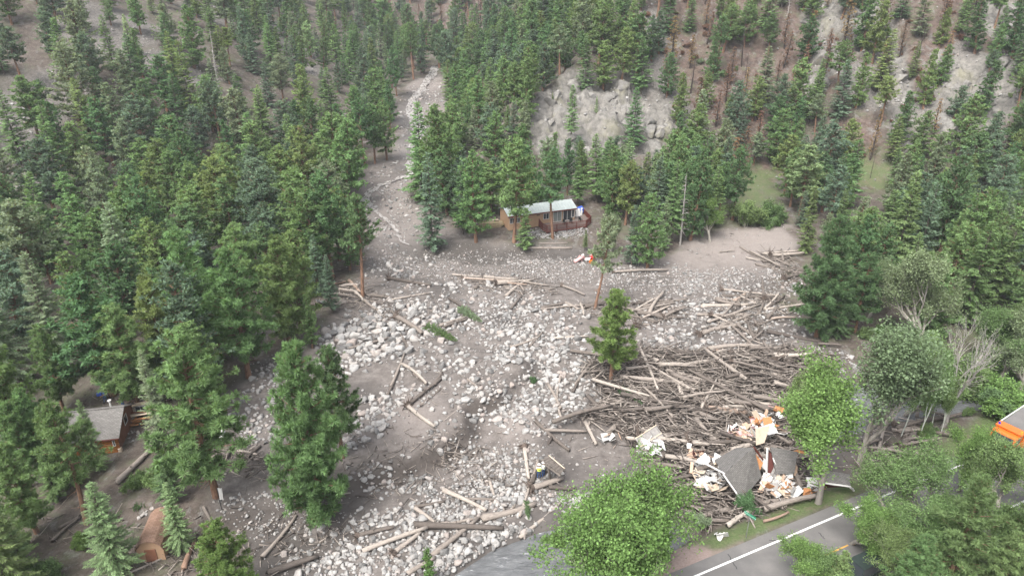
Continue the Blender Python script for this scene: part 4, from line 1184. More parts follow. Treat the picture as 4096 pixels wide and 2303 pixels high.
# pebbles
n = 17000
xs = rb.uniform(-44, 62, n); ys = rb.uniform(40, 170, n)
k = (sd_poly(xs, ys, DEBRIS) < 0) & (fbm(xs / 5, ys / 5, 57, 3) > -.1) & (d_line(xs, ys, RIVER) > 4.5)
xs, ys = xs[k], ys[k]; zp = H(xs, ys)
for x, y, z in zip(xs, ys, zp): items.append((x, y, z + .02, (.09 + .2 * rb.random() ** 2), rb.random(), len(STONES_S) + int(rb.integers(len(STONES_XS)))))
tag(joined('gravel', items, libs, M['rock_small']), 'pale flood stones and gravel strewn over the mud fan and slopes', 'stones')
print('ROCKS', len(BOULDERS), len(items))

CRAG_ME = []
for k in range(8):
    V, Fs = stone(3, 700 + k)
    g = np.random.default_rng(k)
    V = V * (1 + .10 * np.abs(vnoise(V[:, 0] * 9 + k, V[:, 2] * 9, 3) - .5)[:, None] - .06 * vnoise(V[:, 1] * 14, V[:, 2] * 14 + k, 5)[:, None])
    CRAG_ME.append(mesh_of('crag', V, Fs, M['crag'], False))
CRAGS = []
for bx, by, r in rock_w:
    for _ in range(int(2 + r * .8)):
        a, q = rb.uniform(0, 6.28), r * math.sqrt(rb.random())
        x, y = bx + q * math.cos(a), by + 1.3 * q * math.sin(a); z = hz(x, y); sz = rb.uniform(2.6, 6.5)
        o = link('crag', CRAG_ME[int(rb.integers(8))], loc=(x, y, z - sz * .22), rot=(rb.normal(.35, .3), rb.normal(0, .3), rb.normal(0, .6)), scale=(sz * rb.uniform(.7, 1.2), sz, sz * rb.uniform(.8, 1.5)))
        u_, v_, _z = proj((x, y, z)); CRAGS.append((o, u_, v_, sz))
# ================================================================== LOGS
LOGS = []
def log_mesh(L, r0, r1, seed, n=8, rings=7, stubs=3):
    g = np.random.default_rng(seed)
    xs = np.linspace(0, 1, rings)
    bend = g.normal(0, .018, 2) * L
    P = np.stack([xs * L, bend[0] * np.sin(xs * 3.0), bend[1] * np.sin(xs * 2.6)], 1)
    V = []; Fs = []
    for i in range(rings):
        r = (r0 + (r1 - r0) * xs[i]) * g.uniform(.93, 1.07)
        for k in range(n):
            t = 2 * math.pi * k / n
            jag = g.normal(0, .5 * r) if i in (0, rings - 1) else 0
            V.append(P[i] + np.array([jag, r * math.cos(t) * g.uniform(.9, 1.08), r * math.sin(t) * g.uniform(.9, 1.08)]))
    for i in range(rings - 1):
        for k in range(n):
            Fs.append((i * n + k, i * n + (k + 1) % n, (i + 1) * n + (k + 1) % n, (i + 1) * n + k))
    Fs.append(tuple(range(n - 1, -1, -1))); Fs.append(tuple(range((rings - 1) * n, rings * n)))
    b = MB(); b.add(V, Fs)
    for _ in range(stubs):
        u = g.uniform(.25, .95); a = g.uniform(0, 6.28); p = np.array([u * L, 0, 0])
        d = np.array([.35, math.cos(a), math.sin(a)]); r = r0 + (r1 - r0) * u
        b.tube(p + d * r * .5, p + d * (r + g.uniform(.1, .35)), .35 * r, .15 * r, 4)
    return b
def roots_mesh(r0, seed):
    g = np.random.default_rng(seed); b = MB()
    b.tube((.15, 0, 0), (-.25, 0, 0), r0 * 1.05, r0 * 1.5, 8)
    for k in range(16):
        a = g.uniform(0, 6.28); L = g.uniform(1.8, 3.8) * r0
        d = np.array([g.uniform(-.5, .15), math.cos(a), math.sin(a)])
        p0 = np.array([-.15, 0, 0]) + d * r0 * .6; p1 = p0 + d * L * .5; p2 = p1 + (d + g.normal(0, .5, 3)) * L * .5
        b.path([p0, p1, p2], [r0 * .3, r0 * .18, r0 * .05], 5)
    return b
def orient(p0, p1):
    d = Vector(p1) - Vector(p0)
    return d.to_track_quat('X', 'Z').to_euler(), d.length
def hero_log(a, b, r, rise=(0, 0), rootwad=False, label=None, tone=None):
    p0 = gp(*a); p1 = gp(*b)
    p0 = p0 + np.array([0, 0, r * .8 + rise[0]]); p1 = p1 + np.array([0, 0, r * .7 + rise[1]])
    rot, L = orient(p0, p1)
    k = len(LOGS)
    b_ = log_mesh(L, r, r * .68, 3000 + k, stubs=min(6, int(L)))
    if rootwad:
        o = empty('log', tuple(p0), rot=rot)
        b_.build('trunk', M['log'], o, True)
        roots_mesh(r, 3500 + k).build('root_wad', M['stickdark'] if 'stickdark' in M else M['bark_fir'], o)
    else:
        o = b_.build('log', M['log'], None, True, tuple(p0), rot)
    m = proj((p0 + p1) / 2)
    LOGS.append((o, m[0], m[1], L, label, a, b))
    return o
def c5(x, y): return (1300 + x / 1.81, 750 + y / 1.81)
def c6(x, y): return (2696 + x / 1.81, 750 + y / 1.81)
def c2(x, y): return (1300 + x / 1.8036, 1500 + y / 1.8036)
def c3(x, y): return (2696 + x / 1.8036, 1500 + y / 1.8036)
def c1(x, y): return (x / 1.8036, 1500 + y / 1.8036)
HL = [(c5, 470, 670, 765, 720, .26, 1), (c5, 920, 640, 1180, 645, .16, 0), (c5, 1000, 665, 1430, 690, .17, 1), (c5, 1060, 685, 1240, 692, .14, 0), (c5, 1250, 712, 1440, 690, .15, 0), (c5, 1430, 690, 1620, 720, .15, 0),
      (c5, 1720, 720, 1880, 790, .16, 1), (c5, 1345, 890, 1440, 765, .14, 0), (c5, 290, 785, 490, 808, .2, 0), (c5, 460, 825, 760, 770, .14, 0), (c5, 900, 815, 1075, 915, .18, 0), (c5, 520, 950, 705, 1070, .32, 1),
      (c5, 860, 1020, 1045, 960, .17, 0), (c5, 830, 1012, 1020, 952, .2, 0), (c5, 180, 1175, 465, 1095, .15, 0), (c5, 550, 1080, 600, 1170, .16, 0), (c5, 480, 1448, 575, 1210, .16, 0), (c5, 560, 1290, 735, 1435, .18, 0), (c5, 795, 1440, 850, 1350, .18, 0),
      (c5, 1340, 1168, 1530, 1100, .17, 0), (c5, 1480, 1158, 1575, 1060, .14, 0), (c5, 1560, 885, 1735, 850, .16, 0), (c5, 1560, 893, 1900, 862, .14, 0), (c5, 1850, 850, 1875, 930, .16, 0), (c5, 2200, 908, 2534, 842, .16, 0), (c5, 2200, 850, 2534, 830, .15, 0), (c5, 1665, 1097, 1905, 1085, .14, 0),
      (c5, 2290, 1130, 2260, 1330, .17, 0), (c5, 2330, 1240, 2560, 1330, .26, 0), (c5, 1810, 1440, 1965, 1250, .17, 0), (c5, 1450, 452, 1790, 445, .2, 0), (c5, 1550, 412, 1760, 405, .1, 0), (c5, 2090, 622, 2480, 612, .18, 1), (c5, 2300, 958, 2500, 870, .16, 0), (c5, 1740, 845, 1835, 890, .2, 0),
      (c5, 0, 625, 120, 600, .17, 0), (c5, 10, 715, 150, 690, .17, 0), (c5, 100, 745, 240, 760, .16, 0), (c5, 1400, 700, 1440, 760, .14, 0),
      (c6, 240, 990, 630, 855, .17, 0), (c6, 190, 1078, 560, 935, .26, 1), (c6, 390, 985, 600, 1190, .17, 0), (c6, 440, 1005, 620, 1120, .15, 0), (c6, 670, 1065, 1190, 1142, .24, 0), (c6, 650, 778, 720, 865, .18, 0), (c6, 520, 1150, 645, 1050, .14, 0), (c6, 730, 1180, 800, 1262, .17, 0), (c6, 400, 1322, 548, 1280, .24, 0),
      (c6, 600, 1448, 722, 1320, .15, 0), (c6, 690, 1355, 835, 1448, .15, 0), (c6, 700, 970, 880, 960, .15, 0), (c6, 300, 815, 480, 830, .13, 0), (c6, 480, 810, 600, 850, .14, 0), (c6, 500, 1180, 510, 1260, .18, 0), (c6, 1040, 1150, 1210, 1165, .15, 0), (c6, 330, 475, 440, 470, .1, 0), (c6, 520, 520, 620, 545, .12, 0), (c6, 690, 500, 830, 575, .17, 0), (c6, 640, 545, 830, 520, .16, 0), (c6, 620, 300, 725, 295, .09, 0),
      (c2, 640, 0, 735, 75, .17, 0), (c2, 600, 232, 850, 25, .2, 1), (c2, 600, 242, 795, 385, .22, 1), (c2, 450, 162, 520, 0, .16, 0), (c2, 690, 232, 835, 100, .12, 0), (c2, 1520, 345, 1765, 555, .2, 0), (c2, 1490, 800, 1638, 460, .2, 0), (c2, 1440, 535, 1470, 760, .2, 1), (c2, 1470, 825, 1535, 625, .17, 0),
      (c2, 1495, 835, 1712, 765, .26, 1), (c2, 1400, 1035, 1475, 815, .14, 0), (c2, 850, 842, 1165, 992, .2, 0), (c2, 1135, 1055, 1522, 940, .3, 0), (c2, 890, 1085, 1145, 1032, .14, 0), (c2, 640, 1100, 1295, 1132, .26, 0), (c2, 640, 962, 862, 922, .16, 0), (c2, 280, 1282, 742, 1120, .2, 0), (c2, 500, 1298, 690, 1150, .2, 1),
      (c2, 780, 1312, 1105, 1050, .22, 0), (c2, 600, 1448, 795, 1335, .2, 0), (c2, 1405, 1190, 1700, 930, .16, 0), (c2, 240, 1172, 502, 1108, .2, 1), (c2, 1030, 40, 1222, 198, .12, 0), (c2, 650, 970, 790, 1072, .17, 0), (c2, 700, 1088, 905, 1078, .15, 0), (c2, 2035, 445, 2195, 250, .24, 0), (c2, 1890, 392, 1988, 212, .15, 0),
      (c2, 1875, 355, 1955, 515, .2, 0), (c2, 1590, 412, 1885, 422, .16, 0), (c2, 1702, 325, 1708, 20, .14, 0), (c2, 2060, 200, 2525, 340, .26, 0), (c2, 2200, 115, 2525, 355, .24, 0), (c2, 2330, 712, 2452, 578, .34, 0), (c2, 1785, 135, 1832, 30, .15, 0), (c2, 1190, 780, 1220, 880, .15, 0), (c2, 1000, 905, 1240, 915, .13, 0), (c2, 1610, 80, 1700, 250, .18, 0), (c2, 1620, 820, 1800, 835, .18, 0),
      (c3, 130, 302, 395, 200, .17, 0), (c3, 0, 115, 245, 235, .2, 0), (c3, 235, 258, 530, 290, .3, 1), (c3, 360, 190, 742, 235, .22, 0), (c3, 215, 202, 372, 150, .22, 0), (c3, 575, 112, 690, 0, .16, 0), (c3, 700, 8, 835, 92, .16, 0), (c3, 0, 462, 425, 445, .19, 0), (c3, 445, 975, 640, 930, .2, 0), (c3, 160, 1082, 400, 1062, .2, 0), (c3, 480, 972, 892, 905, .22, 0),
      (c3, 645, 1005, 1045, 902, .25, 0), (c3, 190, 1045, 405, 990, .24, 0), (c3, 640, 1065, 822, 1015, .12, 0), (c3, 60, 832, 360, 748, .2, 0), (c3, 245, 445, 345, 530, .3, 0), (c3, 1530, 520, 1742, 602, .15, 0), (c3, 1615, 545, 1732, 430, .26, 1), (c3, 1490, 530, 1562, 650, .16, 0), (c3, 1800, 345, 2065, 302, .22, 0), (c3, 1600, 405, 1800, 350, .22, 0), (c3, 1590, 380, 1720, 400, .17, 1), (c3, 1740, 580, 1850, 590, .17, 0), (c3, 1640, 500, 1760, 480, .16, 0),
      (c3, 300, 130, 470, 140, .16, 0), (c3, 100, 560, 330, 640, .2, 0), (c3, 380, 1110, 560, 1000, .2, 0),
      (c1, 845, 800, 1150, 485, .26, 0), (c1, 380, 1215, 580, 1040, .14, 0), (c1, 430, 1110, 590, 1020, .12, 0), (c1, 1330, 1410, 1415, 1200, .22, 0), (c1, 1420, 1180, 1525, 1215, .24, 0), (c1, 1240, 1295, 1290, 1225, .13, 0), (c1, 1950, 1440, 2290, 1330, .26, 0), (c1, 1890, 1330, 2140, 1020, .16, 0), (c1, 640, 1080, 715, 1020, .12, 0), (c1, 930, 1440, 1210, 1310, .08, 0), (c1, 1470, 960, 1560, 1130, .13, 0), (c1, 1640, 600, 1700, 450, .12, 0), (c1, 1790, 600, 1880, 520, .15, 0), (c1, 1720, 560, 1870, 590, .13, 0)]
M['stickdark'] = plain('muddy_roots', (.085, .066, .055), .95, var=.3)
for k, (cf, x0, y0, x1, y1, r, rw) in enumerate(HL):
    up = .35 if cf in (c3, c6) and y0 > 300 else .1
    hero_log(cf(x0, y0), cf(x1, y1), r * 1.2, (up * rs.random() + .05, up * rs.random() + .05), bool(rw))
# the jam itself: further single logs over a mass of broken wood
LOG_ME = [log_mesh(6.0, .2, .13, 4000 + k, stubs=4).mesh('log', M['log'], True) for k in range(12)]
ROOT_ME = [roots_mesh(.24, 4100 + k).mesh('root_wad', M['stickdark']) for k in range(5)]
def rand_in(P, n, g):
    P = np.asarray(P); lo = P.min(0); hi = P.max(0); out = []
    while len(out) < n:
        q = g.uniform(lo, hi, (400, 2)); q = q[sd_poly(q[:, 0], q[:, 1], P) < .3]
        out += list(q)
    return np.array(out[:n])
gl = np.random.default_rng(99)
STRIPS_PX = [([(2330, 1220), (2620, 1200), (2760, 1260), (2600, 1300), (2420, 1310)], 14), ([(2860, 1230), (3080, 1150), (3180, 1260), (3000, 1330), (2830, 1320)], 18), ([(3040, 1010), (3160, 1010), (3180, 1120), (3060, 1080)], 8), ([(1300, 1120), (1480, 1150), (1560, 1230), (1350, 1250)], 8),
             ([(1800, 1100), (2150, 1110), (2250, 1180), (1950, 1170)], 6), ([(3450, 1620), (3760, 1640), (3700, 1800), (3460, 1900)], 14), ([(1000, 1130), (1230, 1110), (1240, 1230), (1010, 1260)], 7)]
STRIPS = [(np.array([gp(*q)[:2] for q in P]), n) for P, n in STRIPS_PX]
def jam_log(x, y, lift, az):
    L = gl.uniform(3.0, 8.5) * (1 if gl.random() < .8 else 1.3); r = gl.uniform(.75, 1.6)
    d = np.array([math.cos(az), math.sin(az)]) * L / 2
    z0 = hz(x - d[0], y - d[1]); z1 = hz(x + d[0], y + d[1]); zm = hz(x, y)
    z0 = max(z0, zm - .3) + lift + gl.normal(0, .12); z1 = max(z1, zm - .3) + lift + gl.normal(0, .12)
    p0 = (x - d[0], y - d[1], z0 + .12); p1 = (x + d[0], y + d[1], z1 + .12)
    rot, LL = orient(p0, p1)
    o = link('log', LOG_ME[int(gl.integers(12))], loc=p0, rot=(gl.uniform(0, 6.28) * 0 + rot[0], rot[1], rot[2]), scale=(LL / 6.0, r, r))
    if gl.random() < .16: link('root_wad', ROOT_ME[int(gl.integers(5))], o)
    m = proj((x, y, zm)); LOGS.append((o, m[0], m[1], LL, None, None, None))
JN = 300 - len(LOGS) - sum(n for _, n in STRIPS)
for x, y in rand_in(JAM, JN, gl):
    az = gl.normal(R(-22), .5) if gl.random() < .75 else gl.uniform(0, 3.14)
    jam_log(x, y, gl.uniform(.1, .95), az)
for P, n in STRIPS:
    for x, y in rand_in(P, n, gl):
        jam_log(x, y, gl.uniform(.0, .3), gl.normal(R(12), .7))
# broken sticks, bark and roots between the logs
def sticks(name, spec, label):
    Vs = []; Fs = []; Ts = []; off = 0
    base = np.array([(0, -1, -1), (0, 1, -1), (0, 1, 1), (0, -1, 1), (1, -.6, -.6), (1, .6, -.6), (1, .6, .6), (1, -.6, .6)], float)
    bf = np.array([(0, 1, 5, 4), (1, 2, 6, 5), (2, 3, 7, 6), (3, 0, 4, 7), (0, 3, 2, 1), (4, 5, 6, 7)])
    for x, y, z, L, r, az, el, tone in spec:
        ca, sa, ce, se = math.cos(az), math.sin(az), math.cos(el), math.sin(el)
        d = np.array([ca * ce, sa * ce, se]); s = np.array([-sa, ca, 0]); u = np.cross(d, s)
        V = np.array([x, y, z]) + np.outer(base[:, 0] * L, d) + np.outer(base[:, 1] * r, s) + np.outer(base[:, 2] * r, u)
        Vs.append(V); Fs.append(bf + off); off += 8; Ts.append(np.full(6, tone))
    o = link(name, mesh_of(name, np.concatenate(Vs), np.concatenate(Fs), M['stick'], False, fattr={'tone': np.concatenate(Ts)}))
    return tag(o, label, 'driftwood', kind='stuff')
spec = []
q = rand_in(JAM, 5200, gl); hz_ = H(q[:, 0], q[:, 1])
for (x, y), z in zip(q, hz_):
    az = gl.normal(R(-22), .7) if gl.random() < .6 else gl.uniform(0, 6.28)
    spec.append((x, y, z + gl.uniform(-.05, .8), gl.uniform(.4, 2.8), gl.uniform(.02, .075), az, gl.normal(0, .22), gl.random() * .88))
for P, n in STRIPS:
    q = rand_in(P, n * 26, gl); hz_ = H(q[:, 0], q[:, 1])
    for (x, y), z in zip(q, hz_): spec.append((x, y, z + gl.uniform(-.02, .3), gl.uniform(.4, 2.4), gl.uniform(.015, .06), gl.uniform(0, 6.28), gl.normal(0, .15), gl.random() * .97))
q = gl.uniform((-42, 40), (60, 130), (2600, 2)); k = (sd_poly(q[:, 0], q[:, 1], DEBRIS) < -1) & (fbm(q[:, 0] / 7, q[:, 1] / 7, 61, 3) > .03) & (d_line(q[:, 0], q[:, 1], RIVER) > 5)
q = q[k]; hz_ = H(q[:, 0], q[:, 1])
for (x, y), z in zip(q, hz_): spec.append((x, y, z + gl.uniform(0, .15), gl.uniform(.3, 1.6), gl.uniform(.012, .04), gl.uniform(0, 6.28), gl.normal(0, .12), gl.random() * .97))
for px, py, n, sp in [(900, 1830, 160, 2.0), (740, 2190, 160, 3.0), (800, 2260, 120, 3), (1060, 1860, 120, 1.6), (1960, 1960 - 30, 80, 1.5), (1830, 1830, 160, 2), (1500, 1900, 160, 4), (1550, 1270, 120, 2.5), (1240, 2160, 120, 2.5), (330, 2110, 60, 2.5), (420, 1610, 60, 3), (590, 1600, 80, 2.5), (1050, 340, 30, 2), (1650, 290, 60, 3)]:
    c = gp(px, py)
    for _ in range(n):
        x, y = c[0] + gl.normal(0, sp), c[1] + gl.normal(0, sp * .6)
        spec.append((x, y, hz(x, y) + gl.uniform(0, .3), gl.uniform(.4, 2.0), gl.uniform(.012, .05), gl.uniform(0, 6.28), gl.normal(0, .3), gl.random() * .9))
sticks('driftwood_debris', spec, 'broken sticks, bark and roots packed between the logs of the flood debris')
print('LOGS', len(LOGS))
# ================================================================== BUILDINGS, WRECKAGE, VEHICLES, PEOPLE
def mat_rows(name, a, b, wid, hgt, rough=.9, mortar=None, rot=(0, 0, 0), bumpv=.5):
    """courses of shingles or boards on a flat part (object coordinates, plane x/z or x/y)"""
    t = NT(name)
    co = t.mapping(t.coord('Object'), (1, 1, 1), rot)
    br = t.n('TexBrick'); t.l(co, br.inputs['Vector'])
    br.inputs['Scale'].default_value = 1.0
    br.inputs['Brick Width'].default_value = wid; br.inputs['Row Height'].default_value = hgt
    br.inputs['Mortar Size'].default_value = .012; br.inputs['Bias'].default_value = 0
    br.inputs['Color1'].default_value = (*a, 1); br.inputs['Color2'].default_value = (*b, 1)
    br.inputs['Mortar'].default_value = (*(mortar or tuple(x * .45 for x in a)), 1)
    n = t.noise(1.5, 4, .65, t.coord('Object'))
    c = t.mix(.6, br.outputs['Color'], t.ramp(n, [(.3, (.75, .75, .75)), (.7, (1.15, 1.15, 1.15))]), 'MULTIPLY')
    return t.pbr(c, rough, normal=t.bump(br.outputs['Fac'], -bumpv, .03))
M['shingle'] = mat_rows('grey_shingles', (.115, .109, .103), (.155, .148, .14), .32, .14)
M['shingle_tan'] = mat_rows('tan_shingles', (.19, .115, .08), (.24, .155, .115), .34, .17)
M['siding'] = plain('tan_siding', (.33, .215, .135), .85, var=.08, scale=1.5)
M['metal_roof'] = plain('pale_metal_roof', (.27, .30, .295), .55, metal=.15, var=.12, scale=1.2)
M['trim_red'] = plain('redwood_stain', (.10, .028, .02), .75, var=.2)
M['deck_grey'] = plain('worn_deck_boards', (.12, .095, .085), .85, var=.2)
M['white'] = plain('white_board', (.44, .435, .42), .7, var=.1)
M['cream'] = plain('cream_board', (.40, .325, .25), .8, var=.12)
M['peach'] = plain('peach_drywall', (.40, .28, .205), .85, var=.12)
M['osb'] = plain('chipboard', (.29, .135, .055), .85, var=.3, scale=6)
M['pinkins'] = plain('pink_insulation', (.50, .30, .29), .95, var=.2, scale=5)
M['greywood'] = plain('grey_boards', (.20, .19, .18), .9, var=.25)
M['bridge'] = plain('weathered_bridge_planks', (.105, .09, .078), .9, var=.3)
M['darkred'] = plain('dark_red_wall', (.075, .022, .018), .8, var=.2)
M['glass'] = NT('window_glass').pbr((.03, .035, .04), .08, spec=.6)
M['glass_pale'] = NT('curtained_glass').pbr((.16, .18, .17), .12, spec=.6)
M['tarp_blue'] = plain('blue_tarpaulin', (.03, .075, .36), .5, var=.2, scale=2)
M['tarp_tan'] = plain('tan_tarpaulin', (.26, .21, .13), .75, var=.18, scale=2)
M['orange_log'] = plain('varnished_log', (.34, .13, .035), .6, var=.25, scale=4)
M['brown_board'] = mat_rows('brown_gable_boards', (.17, .075, .045), (.2, .09, .055), 3.0, .2)
M['truck_orange'] = plain('orange_truck_paint', (.47, .105, .012), .35, var=.05, spec=.5)
M['rubber'] = plain('tyre_rubber', (.02, .02, .02), .85)
M['steel'] = plain('dull_steel', (.25, .25, .25), .45, metal=.6)
M['black'] = plain('black_plastic', (.018, .018, .018), .6)
M['amber'] = plain('amber_lens', (.6, .22, .02), .3)
M['blue_lens'] = plain('blue_lens', (.02, .03, .35), .3)
M['red'] = plain('red_plastic', (.42, .03, .03), .6)
M['sign_green'] = plain('green_sign', (.01, .20, .11), .5, var=.05)
M['car_dark'] = plain('dark_green_car_paint', (.025, .035, .033), .25, spec=.6)
M['skin'] = plain('skin', (.36, .21, .15), .6)
def mirror(*a): return a
def c4(x, y): return (1900 + x / 4.387, 750 + y / 4.387)
def c7(x, y): return (3600 + x / 4.827, 1600 + y / 4.827)
def c8(x, y): return (2000 + x / 5.79, 1750 + y / 5.79)

def window(parent, x0, x1, z0, z1, y=0.0, axis=1, name='window', pane='glass', mull=1, depth=.06, frame='white', d=-1):
    """frame, sill and panes in a wall plane; d: which way is outwards"""
    f = MB(); w = .07
    def bx(a0, a1, b0, b1, e0, e1, m=f):
        e0, e1 = sorted((y + d * e0, y + d * e1))
        (m.box(a0, a1, e0, e1, b0, b1) if axis == 1 else m.box(e0, e1, a0, a1, b0, b1))
    bx(x0, x1, z0, z0 + w, -.02, depth); bx(x0, x1, z1 - w, z1, -.02, depth)
    bx(x0, x0 + w, z0 + w, z1 - w, -.02, depth); bx(x1 - w, x1, z0 + w, z1 - w, -.02, depth)
    for k in range(1, mull + 1):
        c = x0 + (x1 - x0) * k / (mull + 1); bx(c - w / 2, c + w / 2, z0 + w, z1 - w, -.02, depth * .9)
    o = f.build(name, M[frame], parent)
    s = (x1 - x0) / (mull + 1)
    for k in range(mull + 1):
        g = MB(); bx(x0 + s * k + w * .6, x0 + s * (k + 1) - w * .6, z0 + w * .8, z1 - w * .8, -.02, .02, g); g.build('pane', M[pane], o)
    return o

# ---------------------------------------------------------------- tan house with deck
HR = R(21); ZH = 2.75
P_r = at(2298, 884, 2.35); HL_ = 13.2; HW = 4.6
hx = np.array([math.cos(HR), math.sin(HR)]); hy = np.array([-math.sin(HR), math.cos(HR)])
h0 = P_r[:2] - hx * HL_
house = tag(empty('house', (h0[0], h0[1], ZH - .6), HR), 'tan single-storey house with pale metal roof and red-brown deck on the terrace', 'house')
def hl(p): q = np.array(p[:2]) - h0; return (q @ hx, q @ hy, (p[2] if len(p) > 2 else 0) - (ZH - .6))
WH = 2.9; EV = .35; RI = .85
b = MB(); b.prism([(0, 0), (HW, 0), (HW, WH), (HW / 2, WH + RI), (0, WH)], 0, 0, HL_); b.build('wall', M['siding'], house)
roof = MB()
sl = RI / (HW / 2)
for s in (0, 1):
    ya, yb = (-EV, HW / 2) if s == 0 else (HW + EV, HW / 2)
    za, zb = WH - EV * sl + .06, WH + RI + .06
    q = [(-.3, ya, za), (HL_ + .3, ya, za), (HL_ + .3, yb, zb), (-.3, yb, zb)]
    roof.slab(q if s == 0 else q[::-1], .07)
ro = roof.build('roof', M['metal_roof'], house)
for k in range(1, 24):       # standing seams
    x = k * HL_ / 24; MB().slab([(x - .02, -EV, WH - EV * sl + .095), (x + .02, -EV, WH - EV * sl + .095), (x + .02, HW / 2, WH + RI + .095), (x - .02, HW / 2, WH + RI + .095)], .035).build('seam', M['metal_roof'], ro)
MB().box(-.32, HL_ + .32, -EV - .05, -EV - .005, WH - EV * sl - .16, WH - EV * sl + .05).build('fascia', M['trim_red'], ro)
MB().prism([(-EV, WH - EV * sl - .1), (-EV, WH - EV * sl + .05), (HW / 2, WH + RI + .05), (HW + EV, WH - EV * sl + .05), (HW + EV, WH - EV * sl - .1), (HW / 2, WH + RI - .12)], 0, HL_ + .3, HL_ + .35).build('verge_board', M['trim_red'], ro)
def hxat(cx): return (cx - 460) / (1745 - 460) * HL_
for cx, wd, z0, z1 in ((1175, 1.15, 1.3, 2.45), (520, .9, 1.3, 2.35), (628, .9, 1.3, 2.35)):
    window(house, hxat(cx) - wd / 2, hxat(cx) + wd / 2, z0, z1)
for cx in (1395, 1592):
    dr = window(house, hxat(cx) - .85, hxat(cx) + .85, .55, 2.6, name='french_door', pane='glass_pale' if cx == 1395 else 'glass', mull=1, depth=.08)
    MB().box(hxat(cx) + .06, hxat(cx) + .1, -.14, -.08, 1.45, 1.7).build('handle', M['black'], dr)
window(house, HL_ - .65, HL_ - .12, 1.0, 2.5, name='window', mull=0)
window(house, 1.2, 2.4, 1.2, 2.3, y=HL_, axis=0, mull=0, d=1)
MB().box(hxat(1020) - .3, hxat(1020) + .3, -.05, .02, 2.2, 2.35).build('wall_vent', M['black'], house)
# deck
ZD = .55
deck_w = [hl(p) for p in ((5.2, 120.2), (5.5, 118.5), (6.3, 117.1), (13.6, 120.0), (14.7, 122.4), (13.6, 127.2))]
dk = [(p[0], p[1]) for p in deck_w]
dk[0] = (dk[0][0], -.02); dk[-1] = (dk[-1][0], dk[-1][1]); dk += [(HL_ + .02, dk[-1][1]), (HL_ + .02, -.02)]
deck = MB().prism(dk, 2, ZD - .08, ZD).build('deck', M['deck_grey'], house)
d2 = MB()
for k in range(1, 5):
    a, c = dk[k], dk[k + 1] if k < 5 else dk[k]
    d2.tube((*a, ZD - .2), (*c, ZD - .2), .12, .12, 4)
d2.tube((*dk[0], ZD - .2), (*dk[1], ZD - .2), .12, .12, 4)
d2.build('deck_beam', M['trim_red'], deck)
bal = MB(); rail = MB(); posts = []
for k in range(0, 5):
    a, c = np.array(dk[k]), np.array(dk[k + 1]); L = np.linalg.norm(c - a)
    rail.tube((*a, ZD + .98), (*c, ZD + .98), .055, .055, 4); rail.tube((*a, ZD + .14), (*c, ZD + .14), .045, .045, 4)
    n = max(1, int(L / 1.9))
    for j in range(n): posts.append(a + (c - a) * j / n)
    m = int(L / .2)
    for j in range(1, m):
        p = a + (c - a) * j / m; bal.box(p[0] - .025, p[0] + .025, p[1] - .025, p[1] + .025, ZD + .14, ZD + .96)
rail.build('handrail', M['trim_red'], deck)
bl = bal.build('baluster_row', M['trim_red'], deck); bl['kind'] = 'stuff'
for p in posts + [np.array(dk[5])]:
    MB().box(p[0] - .06, p[0] + .06, p[1] - .06, p[1] + .06, -1.6, ZD + 1.05).build('post', M['trim_red'], deck)
def W(p): return np.array([*(h0 + hx * p[0] + hy * p[1]), ZH - .6 + p[2]])
# things on and by the deck
def lumpy(name, cx, sx, sy, sz, mat, label, cat, rz=0, seed=0, boxy=2.6):
    g = np.random.default_rng(seed); V, Fs = ico(3)
    V = np.sign(V) * np.abs(V) ** (2 / boxy)
    ph = g.uniform(0, 6, 6)
    f = 1 + .06 * np.sin(5 * V[:, 0] + ph[0]) + .05 * np.sin(7 * V[:, 1] + ph[1]) + .04 * np.sin(9 * V[:, 2] + ph[2])
    V = V * f[:, None] * np.array([sx, sy, sz]) / 2; V[:, 2] = np.maximum(V[:, 2], -sz * .42) + sz * .42
    o = link(name, mesh_of(name, V, Fs, mat, True), loc=cx, rot=(0, 0, rz))
    return tag(o, label, cat)
bt = lumpy('tarpaulin_bundle', W((HL_ + 2.5, 2.7, ZD)), 1.5, 1.5, 1.5, M['tarp_blue'], 'blue tarpaulin tied over a bundle on the corner of the deck', 'tarpaulin', seed=3)
for k, (x, y, t) in enumerate(((HL_ + .7, 1.2, .45), (HL_ + 1.1, 1.1, .35), (HL_ + 1.55, 1.2, .5), (HL_ + 2.1, 1.5, .4))):
    o = MB().cbox(-.22, .22, -.05, .05, 0, 1.5, .03).build('white_board', M['white'], None, False, tuple(W((x, y, ZD))), (-t, .15 * (k - 1), HR))
    tag(o, ['broad white board leaning beside the house corner on the deck', 'narrow white board leaning second from the house corner on the deck', 'white board leaning third from the house corner under the blue tarpaulin', 'white board leaning closest to the deck rail below the blue tarpaulin'][k], 'board')
def chair_at(p, rz, label):
    o = tag(empty('deck_chair', tuple(p), rz), label, 'chair')
    MB().cbox(-.28, .28, -.28, .28, .38, .46, .03).build('seat', M['black'], o)
    MB().cbox(-.28, .28, .24, .32, .46, 1.0, .03).build('backrest', M['black'], o)
    for sx in (-1, 1):
        for sy in (-1, 1): MB().box(sx * .24 - .025, sx * .24 + .025, sy * .24 - .025, sy * .24 + .025, 0, .38).build('leg', M['black'], o)
chair_at(W((10.3, -1.9, ZD)), HR + .4, 'dark chair on the deck below the first french door')
chair_at(W((11.6, -1.7, ZD)), HR - .5, 'dark chair on the deck between the two french doors')
chair_at(W((13.7, -1.5, ZD)), HR + 2.0, 'dark chair on the deck below the second french door')
